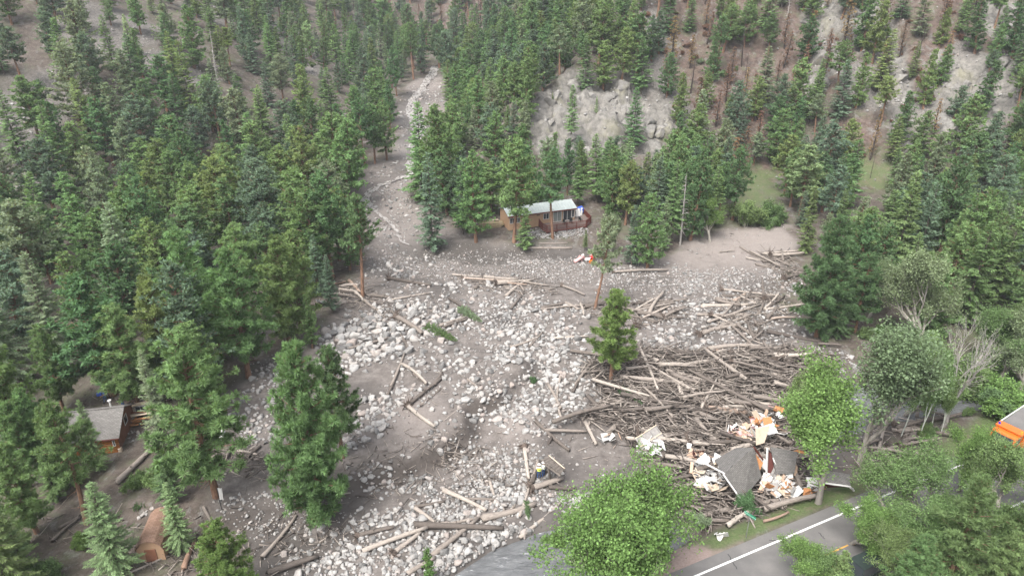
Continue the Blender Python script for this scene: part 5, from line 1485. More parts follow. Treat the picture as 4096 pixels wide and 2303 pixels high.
o = lumpy('tarpaulin_bundle', tuple(gp(*c4(290, 690)) + np.array([0, 0, -.1])), 4.6, 1.5, 1.35, M['tarp_tan'], 'tan tarpaulin roped over a long bundle beside the tan house', 'tarpaulin', rz=R(8), seed=8)
for k in (-1.7, 1.5): MB().tube((k, -.72, .1), (k, -.55, 1.2), .035, .035, 5).tube((k, -.55, 1.2), (k, .5, 1.2), .035, .035, 5).build('strap', M['cream'], o)
pb = gp(*c4(290, 690))
tag(MB().cbox(-1.1, 1.1, -.3, .3, 0, .1, .03).build('plank', M['cream'], None, False, (pb[0] + .2, pb[1] + .1, pb[2] + 1.2), (0, -.03, R(12))), 'pale plank lying on top of the tan tarpaulin bundle', 'plank')

# ---------------------------------------------------------------- log cabin, lower left
CR = R(12); CL, CD, CRi, CW = 10.0, 6.4, 1.75, 2.0
E_ = at(471, 1750, 2.3); cx_ = np.array([math.cos(CR), math.sin(CR)]); cy_ = np.array([-math.sin(CR), math.cos(CR)])
c0 = E_[:2] - cx_ * (CL - .3) + cy_ * .35
cz = 2.3 - CW
cabin = tag(empty('log_cabin', (c0[0], c0[1], cz), CR), 'log cabin with grey shingle roof and orange log front half buried in mud', 'cabin')
MB().prism([(0, 0), (CD - .7, 0), (CD - .7, CW), ((CD - .7) / 2, CW + CRi * .86), (0, CW)], 0, .12, CL - .6).build('wall', M['brown_board'], cabin)
for k in range(9):
    z = .02 + k * .225; MB().tube((.05, -.02, z + .11), (CL - .5, -.02, z + .11), .125, .125, 8).build('wall_log', M['orange_log'], cabin, True)
rf = MB()
yc = (CD - .7) / 2; sl = CRi / (CD / 2)
for s in (-1, 1):
    q = [(-.35, yc + s * CD / 2, CW - .08), (CL - .2, yc + s * CD / 2, CW - .08), (CL - .2, yc, CW + CRi - .08), (-.35, yc, CW + CRi - .08)]
    rf.slab(q if s < 0 else q[::-1], .1)
def mat_shing_roof():
    return M['shingle']
cr_ = rf.build('roof', M['shingle'], cabin)
MB().box(-.4, CL - .15, yc - .12, yc + .12, CW + CRi - .12, CW + CRi - .01).build('ridge_cap', M['shingle'], cr_)
MB().box(-.35, CL - .2, yc - CD / 2 - .05, yc - CD / 2 - .005, CW - .2, CW - .06).build('fascia', M['trim_red'], cr_)
MB().tube((CL - 1.6, yc + .4, CW + CRi - .35), (CL - 1.6, yc + .4, CW + CRi + .5), .1, .1, 8).tube((CL - 1.6, yc + .4, CW + CRi + .5), (CL - 1.6, yc + .4, CW + CRi + .62), .19, .19, 8).build('stove_pipe', M['white'], cr_)
window(cabin, yc - .1, yc + .9, 1.3, 2.3, y=CL - .6, axis=0, mull=0, d=1)
window(cabin, CL - 1.0, CL - .75, .9, 1.7, y=-.15, mull=0)
MB().cbox(CL - .7, CL - .35, -.2, .2, 0, .55, .06).build('corner_stone', M['cream'], cabin)
# roof of the small shed nearer
sp = gp(600, 2240)
shed = tag(empty('garden_shed', (sp[0], sp[1] + 1.8, sp[2] - .2), R(9)), 'small shed with rounded tan plank roof sunk in mud behind pale firs', 'shed')
gam = [(-1.15, 1.5), (-1.0, 1.95), (-.55, 2.4), (0, 2.55), (.55, 2.4), (1.0, 1.95), (1.15, 1.5)]
MB().prism([(-1.05, 0), (1.05, 0), (1.05, 1.6), (.5, 2.28), (-.5, 2.28), (-1.05, 1.6)], 1, -1.9, 1.9).build('wall', M['siding'], shed)
for k in range(6):
    a, c = gam[k], gam[k + 1]
    pnl = None
    for j in range(8):
        y0, y1 = -2.1 + j * .525, -2.1 + (j + 1) * .525 - .012
        MB().slab([(a[0], y0, a[1]), (a[0], y1, a[1]), (c[0], y1, c[1]), (c[0], y0, c[1])][::-1], .04).build('roof_board', [M['osb2'] if 'osb2' in M else M['shingle_tan'], M['shingle_tan']][j % 2], shed)
MB().cbox(-.45, .45, -1.98, -1.9, .05, 1.5, .02).build('door', M['brown_board'], shed)

# ---------------------------------------------------------------- wrecked house by the road
def Q(lst): return [at(*p) for p in lst]
wc = gp(3000, 1950)
wreck = tag(empty('collapsed_house', tuple(wc)), 'collapsed house with two torn grey shingle roof halves among white debris', 'house')
def wl(pts): return [np.array(p) - wc for p in pts]
def oriented_slab(name, pts, th, mat, parent):
    """a plate with its own local axes so that the shingle courses run along its first edge"""
    pts = [np.array(p, float) for p in pts]
    o = pts[0]; ex = pts[1] - pts[0]; ex /= np.linalg.norm(ex)
    nrm = np.cross(ex, pts[-1] - pts[0]); nrm /= np.linalg.norm(nrm)
    if nrm[2] < 0: nrm = -nrm
    ey = np.cross(nrm, ex)
    L = [((p - o) @ ex, (p - o) @ ey, (p - o) @ nrm) for p in pts]
    nloc = np.cross(np.array(L[1]) - np.array(L[0]), np.array(L[-1]) - np.array(L[0]))
    if nloc[2] < 0: L = L[::-1]
    b = MB().slab(L, th)
    Rm = Matrix(((ex[0], ey[0], nrm[0]), (ex[1], ey[1], nrm[1]), (ex[2], ey[2], nrm[2])))
    return b.build(name, M[mat] if isinstance(mat, str) else mat, parent, False, tuple(o), Rm.to_euler())
A_, B_, C2, D2 = at(2896, 1894, 4.0), at(3015, 1788, 4.7), at(3046, 1905, 2.2), at(2973, 1995, 1.7)
r1 = oriented_slab('roof_half', wl([D2, C2, B_, A_]), .14, 'shingle', wreck); r1['label'] = 'grey shingle roof slope facing the road'
r2 = oriented_slab('roof_half', wl([at(2858, 1838, 2.0), A_ + (0, 0, -.02), B_ + (0, 0, -.02), at(2945, 1790, 2.9)]), .14, 'shingle', wreck); r2['label'] = 'grey shingle roof slope behind the ridge'
A3 = [at(3082, 1786, 3.9), at(3190, 1806, 3.5), at(3178, 1892, 1.9), at(3106, 1896, 1.9)]
r3 = oriented_slab('roof_half', wl([A3[3], A3[2], A3[1], A3[0]]), .14, 'shingle', wreck); r3['label'] = 'second torn shingle slope under the aspen'
oriented_slab('ceiling_panel', wl([at(3010, 1800, 3.8), at(3052, 1850, 3.0), at(3040, 1880, 2.6), at(3000, 1830, 3.2)]), .05, 'osb', wreck)
oriented_slab('wall_panel', wl([at(3060, 1905, 1.4), at(3096, 1905, 1.4), at(3092, 1812, 3.3), at(3068, 1806, 3.4)]), .1, 'darkred', wreck)
oriented_slab('wall_panel', wl([at(3030, 1850, 2.6), at(3062, 1880, 2.0), at(3070, 1840, 2.8), at(3040, 1826, 3.1)]), .06, 'white', wreck)
wb = lambda a, b_, r, m: MB().tube(np.array(a) - wc, np.array(b_) - wc, r, r, 4).build('fascia_board', M[m], wreck)
wb(at(2812, 1848, 2.6), A_ + (0, 0, .05), .11, 'white'); wb(A_ + (-.1, -.1, 0), D2 + (-.25, -.1, .05), .1, 'white'); wb(B_, at(3052, 1838, 3.1), .09, 'trim_red'); wb(at(3070, 1790, 3.9), at(3066, 1890, 1.8), .1, 'white'); wb(at(3092, 1830, 3.1), at(3118, 1900, 1.7), .08, 'white'); wb(at(2950, 1955, 2.0), at(2985, 2010, 1.2), .09, 'white')
# the remains of its garage
gw = gp(3340, 1960)
gar = tag(empty('garage_remains', tuple(gw)), 'garage remains with a sagging grey roof and white posts at the road verge', 'garage')
gq = [at(3284, 1925, 2.9), at(3402, 1945, 2.5), at(3398, 1895, 2.8), at(3292, 1880, 3.2)]
oriented_slab('roof', [p - gw for p in gq], .12, 'shingle', gar)
for a, c in ((gq[0], at(3274, 1985, 1.2)), (gq[1], at(3412, 1955, 2.0)), (gq[0], gq[1]), (at(3390, 1930, 2.4), at(3416, 1962, 1.6))):
    MB().tube(np.array(a) - gw + (0, 0, -.12), np.array(c) - gw, .1, .1, 4).build('white_post', M['white'], gar)
oriented_slab('back_wall', [p - gw for p in (at(3290, 1950, 1.3), at(3400, 1945, 1.3), gq[2] + (0, 0, -.3), gq[3] + (0, 0, -.3))], .08, 'darkred', gar)
# a smashed outbuilding in the jam
ob = gp(2600, 1790)
sh2 = tag(empty('shed_wall', (ob[0], ob[1], ob[2] + 1.0), rot=(R(38), R(-12), R(32))), 'grey framed shed wall lying tilted on the log jam', 'shed')
MB().box(-1.4, 1.4, -1.0, 1.0, -.05, .0).build('panel', M['greywood'], sh2)
for y in (-1, 0, .95): MB().box(-1.45, 1.45, y - .05, y + .05, .0, .1).build('batten', M['cream'], sh2)
for x in (-1.4, -.5, .5, 1.36): MB().box(x - .05, x + .05, -1.0, 1.0, .003, .09).build('batten', M['greywood'], sh2)
MB().box(-1.4, 1.4, -1.05, -1.0, -1.2, .05).build('side_panel', M['greywood'], sh2)
# ladder
a, c = gp(2764, 1915), gp(2815, 1990); a[2] += 1.3; c[2] += .8
rot, L = orient(a, c)
ld = tag(empty('ladder', tuple(a), rot=rot), 'cream wooden ladder lying on the wreckage left of the fallen roof', 'ladder')
for s in (-1, 1): MB().box(0, L, s * .28 - .04, s * .28 + .04, -.04, .04).build('rail', M['cream'], ld)
for k in range(7): MB().box(.25 + k * L / 7.4, .33 + k * L / 7.4, -.3, .3, .042, .09).build('rung', M['cream'], ld)
# loose panels
PANELS = []
gp_rng = np.random.default_rng(1234)
PZ = [(2838, 1935, 55, 55, 34, ['white', 'white', 'white', 'white', 'cream', 'greywood'], .5, 1.2), (3110, 1965, 65, 45, 44, ['white', 'white', 'white', 'peach', 'osb', 'cream', 'greywood', 'white'], .4, 1.0), (3060, 1720, 55, 45, 40, ['white', 'white', 'cream', 'osb', 'peach', 'pinkins', 'white', 'white'], .4, 1.4),
      (2960, 1755, 50, 25, 22, ['pinkins', 'peach', 'white', 'cream', 'pinkins'], .2, .9), (2600, 1810, 50, 25, 12, ['white', 'greywood', 'white'], .2, .8), (2790, 1850, 40, 40, 10, ['white', 'peach', 'darkred'], .4, 1.1), (2870, 2140, 25, 10, 2, ['white'], .0, .1), (2440, 1770, 40, 15, 5, ['white', 'white', 'peach'], .3, .6), (3240, 1980, 40, 20, 6, ['white', 'osb'], .2, .6), (2345, 1042, 25, 10, 8, ['white', 'pinkins', 'white', 'red'], .1, .5)]
CW_ = {'white': 'white', 'cream': 'cream', 'osb': 'orange-brown', 'peach': 'peach', 'pinkins': 'pink', 'greywood': 'grey', 'darkred': 'dark red', 'red': 'red'}
for px, py, rx, ry, n, mats, zl_, zh_ in PZ:
    n = int(n * 1.35)
    for k in range(n):
        x, y = px + gp_rng.uniform(-rx, rx), py + gp_rng.uniform(-ry, ry)
        p = gp(x, y)
        s1, s2 = gp_rng.uniform(.5, 1.8), gp_rng.uniform(.3, 1.0)
        m = mats[int(gp_rng.integers(len(mats)))]
        pts = [(-s1 / 2, -s2 / 2, 0), (s1 / 2 * gp_rng.uniform(.5, 1), -s2 / 2, 0), (s1 / 2, s2 / 2 * gp_rng.uniform(.2, 1), 0), (-s1 / 3, s2 / 2, 0)]
        o = MB().slab(pts, .035).build('debris_panel', M[m], None, False, (p[0], p[1], p[2] + .25 + gp_rng.uniform(zl_, zh_)), (gp_rng.normal(0, .5), gp_rng.normal(0, .5), gp_rng.uniform(0, 6.28)))
        q = proj(o.location); PANELS.append((o, q[0], q[1], s1, CW_[m]))
# two larger slabs stand out
def big_panel(q4, mat, lab, th=.06):
    c = sum(np.array(p) for p in q4) / 4
    o = oriented_slab('wall_panel', q4, th, mat, None); tag(o, lab, 'panel'); return o
big_panel([at(3025, 1780, 1.9), at(3058, 1770, 2.0), at(3080, 1700, 3.2), at(3022, 1712, 3.2)], 'cream', 'tall cream wall slab standing in the debris behind the collapsed roof')
big_panel([at(3035, 1708, 2.8), at(3095, 1690, 3.2), at(3112, 1730, 2.6), at(3060, 1740, 2.4)], 'white', 'white wall slab sloping over the debris behind the collapsed roof')
big_panel([at(3050, 1670, 2.6), at(3085, 1665, 2.8), at(3092, 1700, 2.4), at(3056, 1700, 2.3)], 'osb', 'orange chipboard sheet on top of the debris behind the collapsed roof')
big_panel([at(2795, 1912, 2.0), at(2868, 1905, 2.2), at(2868, 1925, 1.7), at(2795, 1930, 1.6)], 'white', 'white door panel lying on the debris left of the fallen roof', .09)
big_panel([at(3030, 1965, 1.2), at(3050, 1970, 1.2), at(3070, 1925, 2.1), at(3050, 1920, 2.1)], 'peach', 'peach board propped on the debris below the dark red wall')
big_panel([at(2758, 1890, 1.8), at(2770, 1892, 1.8), at(2775, 1848, 2.6), at(2762, 1846, 2.6)], 'peach', 'narrow peach board upright in the driftwood left of the ladder')
big_panel([at(3190, 1797, 3.3), at(3225, 1806, 3.1), at(3222, 1815, 3.0), at(3170, 1803, 3.2)], 'osb', 'orange roof boarding seen beside the aspen')

# ---------------------------------------------------------------- broken footbridge
fb = [at(*c8(960, 510), 1.9), at(*c8(1130, 430), 1.9), at(*c8(1500, 735), 1.7), at(*c8(1410, 845), 1.7)]
fc = gp(*c8(1250, 760))
fbr = tag(empty('footbridge', tuple(fc)), 'broken plank footbridge end above the two workers in white helmets', 'bridge')
n = 17
for k in range(n):
    u0, u1 = k / n, (k + .72) / n
    a0 = fb[0] + (fb[3] - fb[0]) * u0; a1 = fb[0] + (fb[3] - fb[0]) * u1; b0 = fb[1] + (fb[2] - fb[1]) * u0; b1 = fb[1] + (fb[2] - fb[1]) * u1
    ext = gp_rng.uniform(-.02, .18)
    d = (a0 - b0); d = d / np.linalg.norm(d) * ext
    dz = np.array([0, 0, gp_rng.normal(0, .02)])
    MB().slab([b0 - fc + dz, b1 - fc + dz, a1 + d - fc + dz, a0 + d - fc + dz], .06).build('plank', M['bridge'], fbr)
for a, c in ((fb[0], fb[3]), (fb[1], fb[2])):
    MB().tube(a - fc + (0, 0, -.2), c - fc + (0, 0, -.2), .13, .13, 4).build('beam', M['bridge'], fbr)
MB().tube(fb[1] - fc + (0, .05, .1), fb[2] - fc + (0, .05, .1), .06, .06, 4).build('kerb_rail', M['cream'], fbr)
for cx, cy in ((1030, 560), (1130, 690)):
    t_ = at(*c8(cx, cy), 1.55) - fc; MB().tube(t_, t_ + np.array([.15, .1, -1.6]), .12, .12, 4).build('post', M['bridge'], fbr)

# ---------------------------------------------------------------- road sign
sb = gp(2983, 2151)
sgn = tag(empty('street_sign', tuple(sb)), 'green street name sign on a thin post at the road verge', 'sign')
MB().box(-.025, .025, -.025, .025, -.4, 2.65).build('post', M['steel'], sgn)
sd = np.array([at(3006, 2071, sb[2] + 2.5) - at(2973, 2041, sb[2] + 2.7)])[0]
sa = math.atan2(sd[1], sd[0])
pl = MB().box(-.55, .55, -.012, .012, 2.4, 2.68).build('plate', M['sign_green'], sgn, False, None, (0, 0, sa))
M['sign_white'] = NT('sign_letters').pbr((.75, .75, .75), .5)
for side in (-1,):
    cu = bpy.data.curves.new('sign_lettering', 'FONT'); cu.body = 'BLACK HOLLOW RD'; cu.size = .125; cu.align_x = 'CENTER'; cu.align_y = 'CENTER'; cu.materials.append(M['sign_white'])
    t0 = bpy.data.objects.new('sign_text', cu); COL.objects.link(t0); bpy.context.view_layer.update()
    lm = bpy.data.meshes.new_from_object(t0.evaluated_get(bpy.context.evaluated_depsgraph_get())); bpy.data.objects.remove(t0)
    tx = link('lettering', lm, pl)
    tx.location = (0, -.016, 2.54); tx.rotation_euler = (R(90), 0, 0)

# ---------------------------------------------------------------- orange truck
def wheel(parent, x, y, r, w):
    o = MB().tube((x, y - w / 2, r), (x, y + w / 2, r), r, r, 18).build('wheel', M['rubber'], parent)
    s = 1 if y > 0 else -1
    MB().tube((x, y + s * (w / 2 - .02), r), (x, y + s * (w / 2 + .03), r), r * .58, r * .5, 12).build('rim', M['steel'], o)
td = R(33); tf = np.array([-math.cos(td), -math.sin(td)]); tn = np.array([-math.sin(td), math.cos(td)])
tpos = at(4051, 1710, ROAD_Z + 3.0)[:2]
truck = tag(empty('dump_truck', (tpos[0], tpos[1], ROAD_Z + .04), td + math.pi), 'orange dump truck with white tarp rail coming along the road at the frame edge', 'truck')
# local x forward, origin at the front of the bed
MB().cbox(.15, 2.0, -1.15, 1.15, .95, 1.9, .08).build('cab', M['truck_orange'], truck)
cabu = MB(); cabu.prism([(.15, 1.9), (1.95, 1.9), (1.55, 2.78), (1.35, 2.86), (.15, 2.86)], 1, -1.1, 1.1); cu_ = cabu.build('cab_roof', M['truck_orange'], truck)
MB().slab([(1.955, -.98, 1.98), (1.955, .98, 1.98), (1.62, .9, 2.68), (1.62, -.9, 2.68)], .02).build('windscreen', M['glass'], truck, False, (.02, 0, .01))
for s in (-1, 1):
    MB().box(.55, 1.45, s * 1.1 - .012, s * 1.1 + .012, 2.0, 2.6).build('side_window', M['glass'], truck, False, (0, s * .01, 0))
    MB().tube((1.75, s * 1.1, 2.1), (1.95, s * 1.5, 2.1), .025, .025, 5).box(1.9, 1.98, s * 1.5 - .12, s * 1.5 + .12, 1.7, 2.35).build('mirror', M['black'], truck)
    MB().cbox(2.1, 3.7, s * .98 - .22, s * .98 + .22, .75, 1.15, .08).build('mudguard', M['truck_orange'], truck)
    MB().cbox(3.62, 3.74, s * .85 - .15, s * .85 + .15, 1.1, 1.35, .03).build('headlight', M['white'], truck)
hd = MB(); hd.prism([(2.0, 1.0), (3.6, 1.0), (3.62, 1.55), (3.3, 1.72), (2.0, 1.95)], 1, -.72, .72); hd.build('bonnet', M['truck_orange'], truck)
MB().box(3.625, 3.68, -.55, .55, .85, 1.5).build('grille', M['black'], truck)
MB().cbox(3.7, 3.95, -1.2, 1.2, .5, .8, .05).build('bumper', M['steel'], truck)
MB().cbox(-5.2, .0, -1.22, 1.22, 1.05, 2.7, .05).build('dump_bed', M['truck_orange'], truck)
MB().cbox(-.05, .9, -1.22, 1.22, 2.92, 3.12, .04).build('cab_shield', M['truck_orange'], truck)
MB().box(-.12, .06, -1.22, 1.22, 2.7, 3.1).build('headboard', M['truck_orange'], truck)
MB().box(-5.2, -.1, -1.1, 1.1, 2.703, 2.95).build('tarp', M['asphalt'], truck)
for s in (-1, 1): MB().tube((-5.2, s * 1.2, 2.98), (-.05, s * 1.2, 3.0), .07, .07, 6).build('tarp_rail', M['white'], truck)
MB().tube((.6, 1.0, 3.12), (.6, 1.0, 3.3), .12, .09, 8).build('beacon', M['amber'], truck); MB().tube((.6, -1.0, 3.12), (.6, -1.0, 3.3), .12, .09, 8).build('beacon', M['blue_lens'], truck)
MB().cbox(-5.0, 3.4, -.5, .5, .55, .93, .05).build('chassis', M['black'], truck)
for x in (2.9, -2.6, -3.9):
    for s in (-1, 1): wheel(truck, x, s * 1.02, .52, .34 if x > 0 else .5)
# ---------------------------------------------------------------- dark car on the near lane
cp = at(3485, 2262, ROAD_Z + .7)
rdir = math.atan2(_rd[1], _rd[0])
car = tag(empty('car', (cp[0], cp[1], ROAD_Z + .04), rdir), 'dark car on the road under the overhanging cottonwoods', 'car')
bd = MB()
bd.prism([(-2.3, .35), (2.3, .35), (2.35, .75), (2.1, .95), (1.0, 1.05), (-2.25, 1.08), (-2.35, .8)], 1, -.9, .9); bd.build('body', M['car_dark'], car)
gh = MB()
V = [(-2.2, -.86, 1.07), (1.05, -.86, 1.05), (1.05, .86, 1.05), (-2.2, .86, 1.07), (-1.95, -.68, 1.68), (.25, -.68, 1.7), (.25, .68, 1.7), (-1.95, .68, 1.68)]
gh.add(V, [(0, 3, 2, 1), (4, 5, 6, 7), (0, 1, 5, 4), (1, 2, 6, 5), (2, 3, 7, 6), (3, 0, 4, 7)]); gh.build('cabin', M['glass'], car)
MB().cbox(-1.95, .3, -.7, .7, 1.69, 1.76, .03).build('roof', M['car_dark'], car)
for s in (-1, 1):
    for a, c in (((1.0, s * .86, 1.06), (.25, s * .69, 1.7)), ((-.6, s * .865, 1.07), (-.65, s * .69, 1.7)), ((-2.2, s * .86, 1.07), (-1.95, s * .69, 1.69))): MB().tube(a, c, .045, .045, 4).build('pillar', M['car_dark'], car)
    MB().cbox(2.22, 2.36, s * .65 - .16, s * .65 + .16, .68, .84, .03).build('headlight', M['white'], car)
    MB().cbox(-2.37, -2.25, s * .7 - .12, s * .7 + .12, .75, .98, .03).build('tail_light', M['red'], car)
    for x in (-1.4, 1.45): wheel(car, x, s * .82, .36, .24)

# ---------------------------------------------------------------- people
def mat_clothes(name, top, legs, bare_arm=True):
    t = NT(name)
    s = t.n('SeparateXYZ'); t.l(t.coord('Object'), s.inputs[0])
    z = s.outputs[2]
    c = t.mix(t.math('GREATER_THAN', z, .98), legs, top)
    c = t.mix(t.math('GREATER_THAN', z, 1.47), c, (.36, .21, .15))
    c = t.mix(t.math('LESS_THAN', z, .09), c, (.04, .03, .025))
    far = t.math('MULTIPLY', t.math('GREATER_THAN', t.math('ABSOLUTE', s.outputs[0]), .245), t.math('LESS_THAN', z, 1.22))
    c = t.mix(t.math('MULTIPLY', far, 1.0 if bare_arm else 0.0), c, (.36, .21, .15))
    n = t.noise(9, 3, .6, t.coord('Object'))
    c = t.mix(.4, c, t.ramp(n, [(.3, (.8,) * 3), (.7, (1.15,) * 3)]), 'MULTIPLY')
    return t.pbr(c, .9)
def person(p, facing, top, legs, label, helmet=False, vest=None, lean=0.0, step=.1, arm=(.0, .0)):
    o = tag(empty('person', tuple(p), facing), label, 'person')
    J = {'pelvis': (0, 0, .95), 'waist': (0, -.01, 1.08), 'chest': (0, -.02 + lean * .3, 1.3), 'neck': (0, lean * .5, 1.48), 'chin': (0, .02 + lean * .6, 1.57), 'head': (0, .02 + lean * .65, 1.68), 'crown': (0, .0 + lean * .65, 1.76)}
    rad = {'pelvis': .15, 'waist': .135, 'chest': .16, 'neck': .06, 'chin': .075, 'head': .1, 'crown': .07}
    Eg = [('pelvis', 'waist'), ('waist', 'chest'), ('chest', 'neck'), ('neck', 'chin'), ('chin', 'head'), ('head', 'crown')]
    for s, nm in ((-1, 'l'), (1, 'r')):
        st = step * s; ar = arm[0 if s < 0 else 1]
        J.update({nm + 'hip': (s * .1, 0, .9), nm + 'knee': (s * .12, .04 + st * .6, .5), nm + 'ank': (s * .12, st, .09), nm + 'toe': (s * .14, st + .17, .04),
                  nm + 'sho': (s * .2, -.01 + lean * .4, 1.42), nm + 'elb': (s * .27, -.02 + ar * .15, 1.15), nm + 'wri': (s * .27, .08 + ar * .45, .93 + ar * .25), nm + 'palm': (s * .27, .12 + ar * .5, .86 + ar * .3)})
        rad.update({nm + 'hip': .11, nm + 'knee': .07, nm + 'ank': .05, nm + 'toe': .045, nm + 'sho': .075, nm + 'elb': .05, nm + 'wri': .035, nm + 'palm': .034})
        Eg += [('pelvis', nm + 'hip'), (nm + 'hip', nm + 'knee'), (nm + 'knee', nm + 'ank'), (nm + 'ank', nm + 'toe'), ('chest', nm + 'sho'), (nm + 'sho', nm + 'elb'), (nm + 'elb', nm + 'wri'), (nm + 'wri', nm + 'palm')]
        pw = np.array(J[nm + 'palm'])
        for f, (dx, dl) in enumerate(((-.035, .075), (-.012, .09), (.012, .085), (.033, .065))):
            J[nm + 'f%d' % f] = tuple(pw + np.array([0, dx + .02, -dl])); rad[nm + 'f%d' % f] = .009; Eg.append((nm + 'palm', nm + 'f%d' % f))
        J[nm + 'th'] = tuple(pw + np.array([-s * .02, .06, -.02])); rad[nm + 'th'] = .01; Eg.append((nm + 'palm', nm + 'th'))
    keys = list(J); idx = {k: i for i, k in enumerate(keys)}
    me = bpy.data.meshes.new('body'); me.from_pydata([J[k] for k in keys], [(idx[a], idx[c]) for a, c in Eg], [])
    body = link('body', me, o)
    sk = body.modifiers.new('skin', 'SKIN'); sk.use_smooth_shade = True
    for k in keys:
        v = me.skin_vertices[0].data[idx[k]]; v.radius = (rad[k] * (1.15 if k in ('chest', 'pelvis', 'waist') else 1), rad[k] * (.8 if k in ('chest', 'pelvis', 'waist') else 1)); v.use_root = (k == 'pelvis')
    ss = body.modifiers.new('subsurf', 'SUBSURF'); ss.levels = 1; ss.render_levels = 1
    me.materials.append(mat_clothes('clothes', top, legs))
    hc = np.array(J['head'])
    V, Fs = ico(2)
    if helmet:
        Vh = V * np.array([.15, .17, .13]); Vh[:, 2] = np.maximum(Vh[:, 2], -.01)
        link('helmet', mesh_of('helmet', Vh + hc + (0, 0, .05), Fs, M['white'], True), o)
        MB().tube(hc + (0, .02, .035), hc + (0, .02, .05), .19, .18, 14).build('helmet_brim', M['white'], o)
    else:
        Vh = V * np.array([.115, .125, .12]); Vh[:, 1] = np.minimum(Vh[:, 1], .06)
        link('hair', mesh_of('hair', Vh + hc + (0, -.02, .03), Fs, M['greywood'], True), o)
    MB().tube(hc + (0, .1, -.01), hc + (0, .13, -.03), .018, .02, 5).build('nose', M['skin'], o)
    if vest:
        b = MB(); cc = np.array(J['chest']); wv = np.array(J['waist'])
        ring = lambda c, a, d: [(c[0] + a * math.cos(t * .5236), c[1] + d * math.sin(t * .5236), c[2]) for t in range(12)]
        rings = [ring(wv + (0, 0, -.06), .2, .155), ring(wv + (0, 0, .1), .205, .16), ring(cc + (0, 0, .02), .215, .17), ring(cc + (0, 0, .13), .17, .12)]
        Vv = [p_ for r_ in rings for p_ in r_]; Ff = [(i * 12 + k, i * 12 + (k + 1) % 12, i * 12 + 12 + (k + 1) % 12, i * 12 + 12 + k) for i in range(3) for k in range(12)]
        b.add(Vv, Ff); vo = b.build('vest', vest, o, True)
        MB().box(-.06, .06, wv[1] - .19, wv[1] - .165, 1.2, 1.3).build('vest_patch', M['black'], vo)
    return o
M['vest_white'] = plain('white_shirt_cloth', (.62, .64, .56), .9, var=.05)
M['vest_hi'] = plain('yellow_green_vest', (.55, .70, .10), .8, var=.1)
w1 = gp(*c8(1005, 905)); w2 = gp(*c8(900, 955))
w1[2] = min(w1[2], .9) if w1[2] > 0 else w1[2]
person(w1, R(20), (.62, .64, .52), (.035, .07, .17), 'taller worker in white helmet and pale yellow vest facing the broken footbridge', True, M['vest_white'], .05, .1, (.3, .5))
person(w2, R(-5), (.60, .60, .55), (.03, .06, .15), 'shorter worker in white helmet and bright yellow vest holding a pole', True, M['vest_hi'], .03, .08, (.4, .2))
pol = np.array(w2) + (-.3, .1, 0)
tag(MB().tube((0, 0, 0), (-.25, -.1, 1.35), .02, .015, 5).build('pole', M['cream'], None, False, tuple(pol)), 'thin survey pole held by the shorter worker', 'pole')
m1 = gp(495, 1624); m2 = gp(425, 1608)
person(m1, R(120), (.66, .66, .66), (.05, .11, .26), 'man in white shirt and blue jeans standing behind the log cabin', False, None, .04, .12, (.2, .3))
person(m2, R(150), (.10, .16, .35), (.05, .10, .22), 'person in blue carrying a blue tub in the shade behind the log cabin', False, None, .1, .1, (.9, .9))
tag(MB().cbox(-.25, .25, -.18, .18, 0, .32, .04).build('tub', M['tarp_blue'], None, False, tuple(m2 + np.array([-.3, -.35, 1.15])), (0, 0, .4)), 'blue plastic tub carried by the person behind the log cabin', 'tub')

# ---------------------------------------------------------------- other wreckage
o = tag(empty('camper_wall', tuple(gp(570, 1665) + np.array([0, 0, 1.0])), rot=(R(62), R(-8), R(12))), 'torn white camper wall with a window lying on lumber beside the log cabin', 'wall panel')
MB().cbox(-1.5, 1.5, -.75, .75, -.06, 0, .02).build('panel', M['cream'], o); MB().box(-.55, .5, -.3, .35, .002, .05).build('window_frame', M['white'], o); MB().box(-.48, -.02, -.23, .28, .053, .06).build('pane', M['glass'], o); MB().box(.02, .43, -.23, .28, .053, .06).build('pane', M['glass'], o)
lp = gp(560, 1690)
for k in range(14):
    a = np.array(lp) + (gp_rng.normal(.3, .9), gp_rng.normal(.2, .5), .2 + .09 * k)
    o = MB().box(-1.3, 1.3, -.09, .09, -.025, .025).build('lumber_board', M[['greywood', 'cream', 'osb', 'brown_board'][k % 4]], None, False, tuple(a), (gp_rng.normal(0, .1), gp_rng.normal(0, .12), gp_rng.normal(.2, .35)))
    q = proj(o.location); PANELS.append((o, q[0], q[1], 2.6, ['grey', 'cream', 'orange-brown', 'brown'][k % 4]))
fw = gp(540, 1700)
for k in range(10):
    o = MB().tube((-.35, 0, 0), (.35, 0, 0), .09, .09, 5).build('firewood', M['osb'], None, False, (fw[0] + gp_rng.normal(0, .3), fw[1] + gp_rng.normal(0, .2), fw[2] + .1 + .07 * k), (0, gp_rng.normal(0, .2), gp_rng.normal(.4, .4)))
    tag(o, 'split orange firewood piece heaped beside the cabin pine trunk', 'firewood', 'firewood heap by the cabin')
cl = gp(888, 2040)
fl = tag(empty('flag', tuple(cl)), 'white cloth hanging from a dark pole by the reddish pine trunk', 'flag')
MB().tube((0, 0, 0), (0, 0, 2.6), .04, .03, 6).build('pole', M['black'], fl)
V = []; Fs = []
for i in range(7):
    for j in range(5): V.append((.02 + .1 * j * (1 - .03 * i), .05 * math.sin(j * 1.7 + i * .6), 2.55 - .22 * i))
for i in range(6):
    for j in range(4): Fs.append((i * 5 + j, i * 5 + j + 1, i * 5 + j + 6, i * 5 + j + 5))
link('cloth', mesh_of('cloth', V, Fs, M['white'], True), fl)
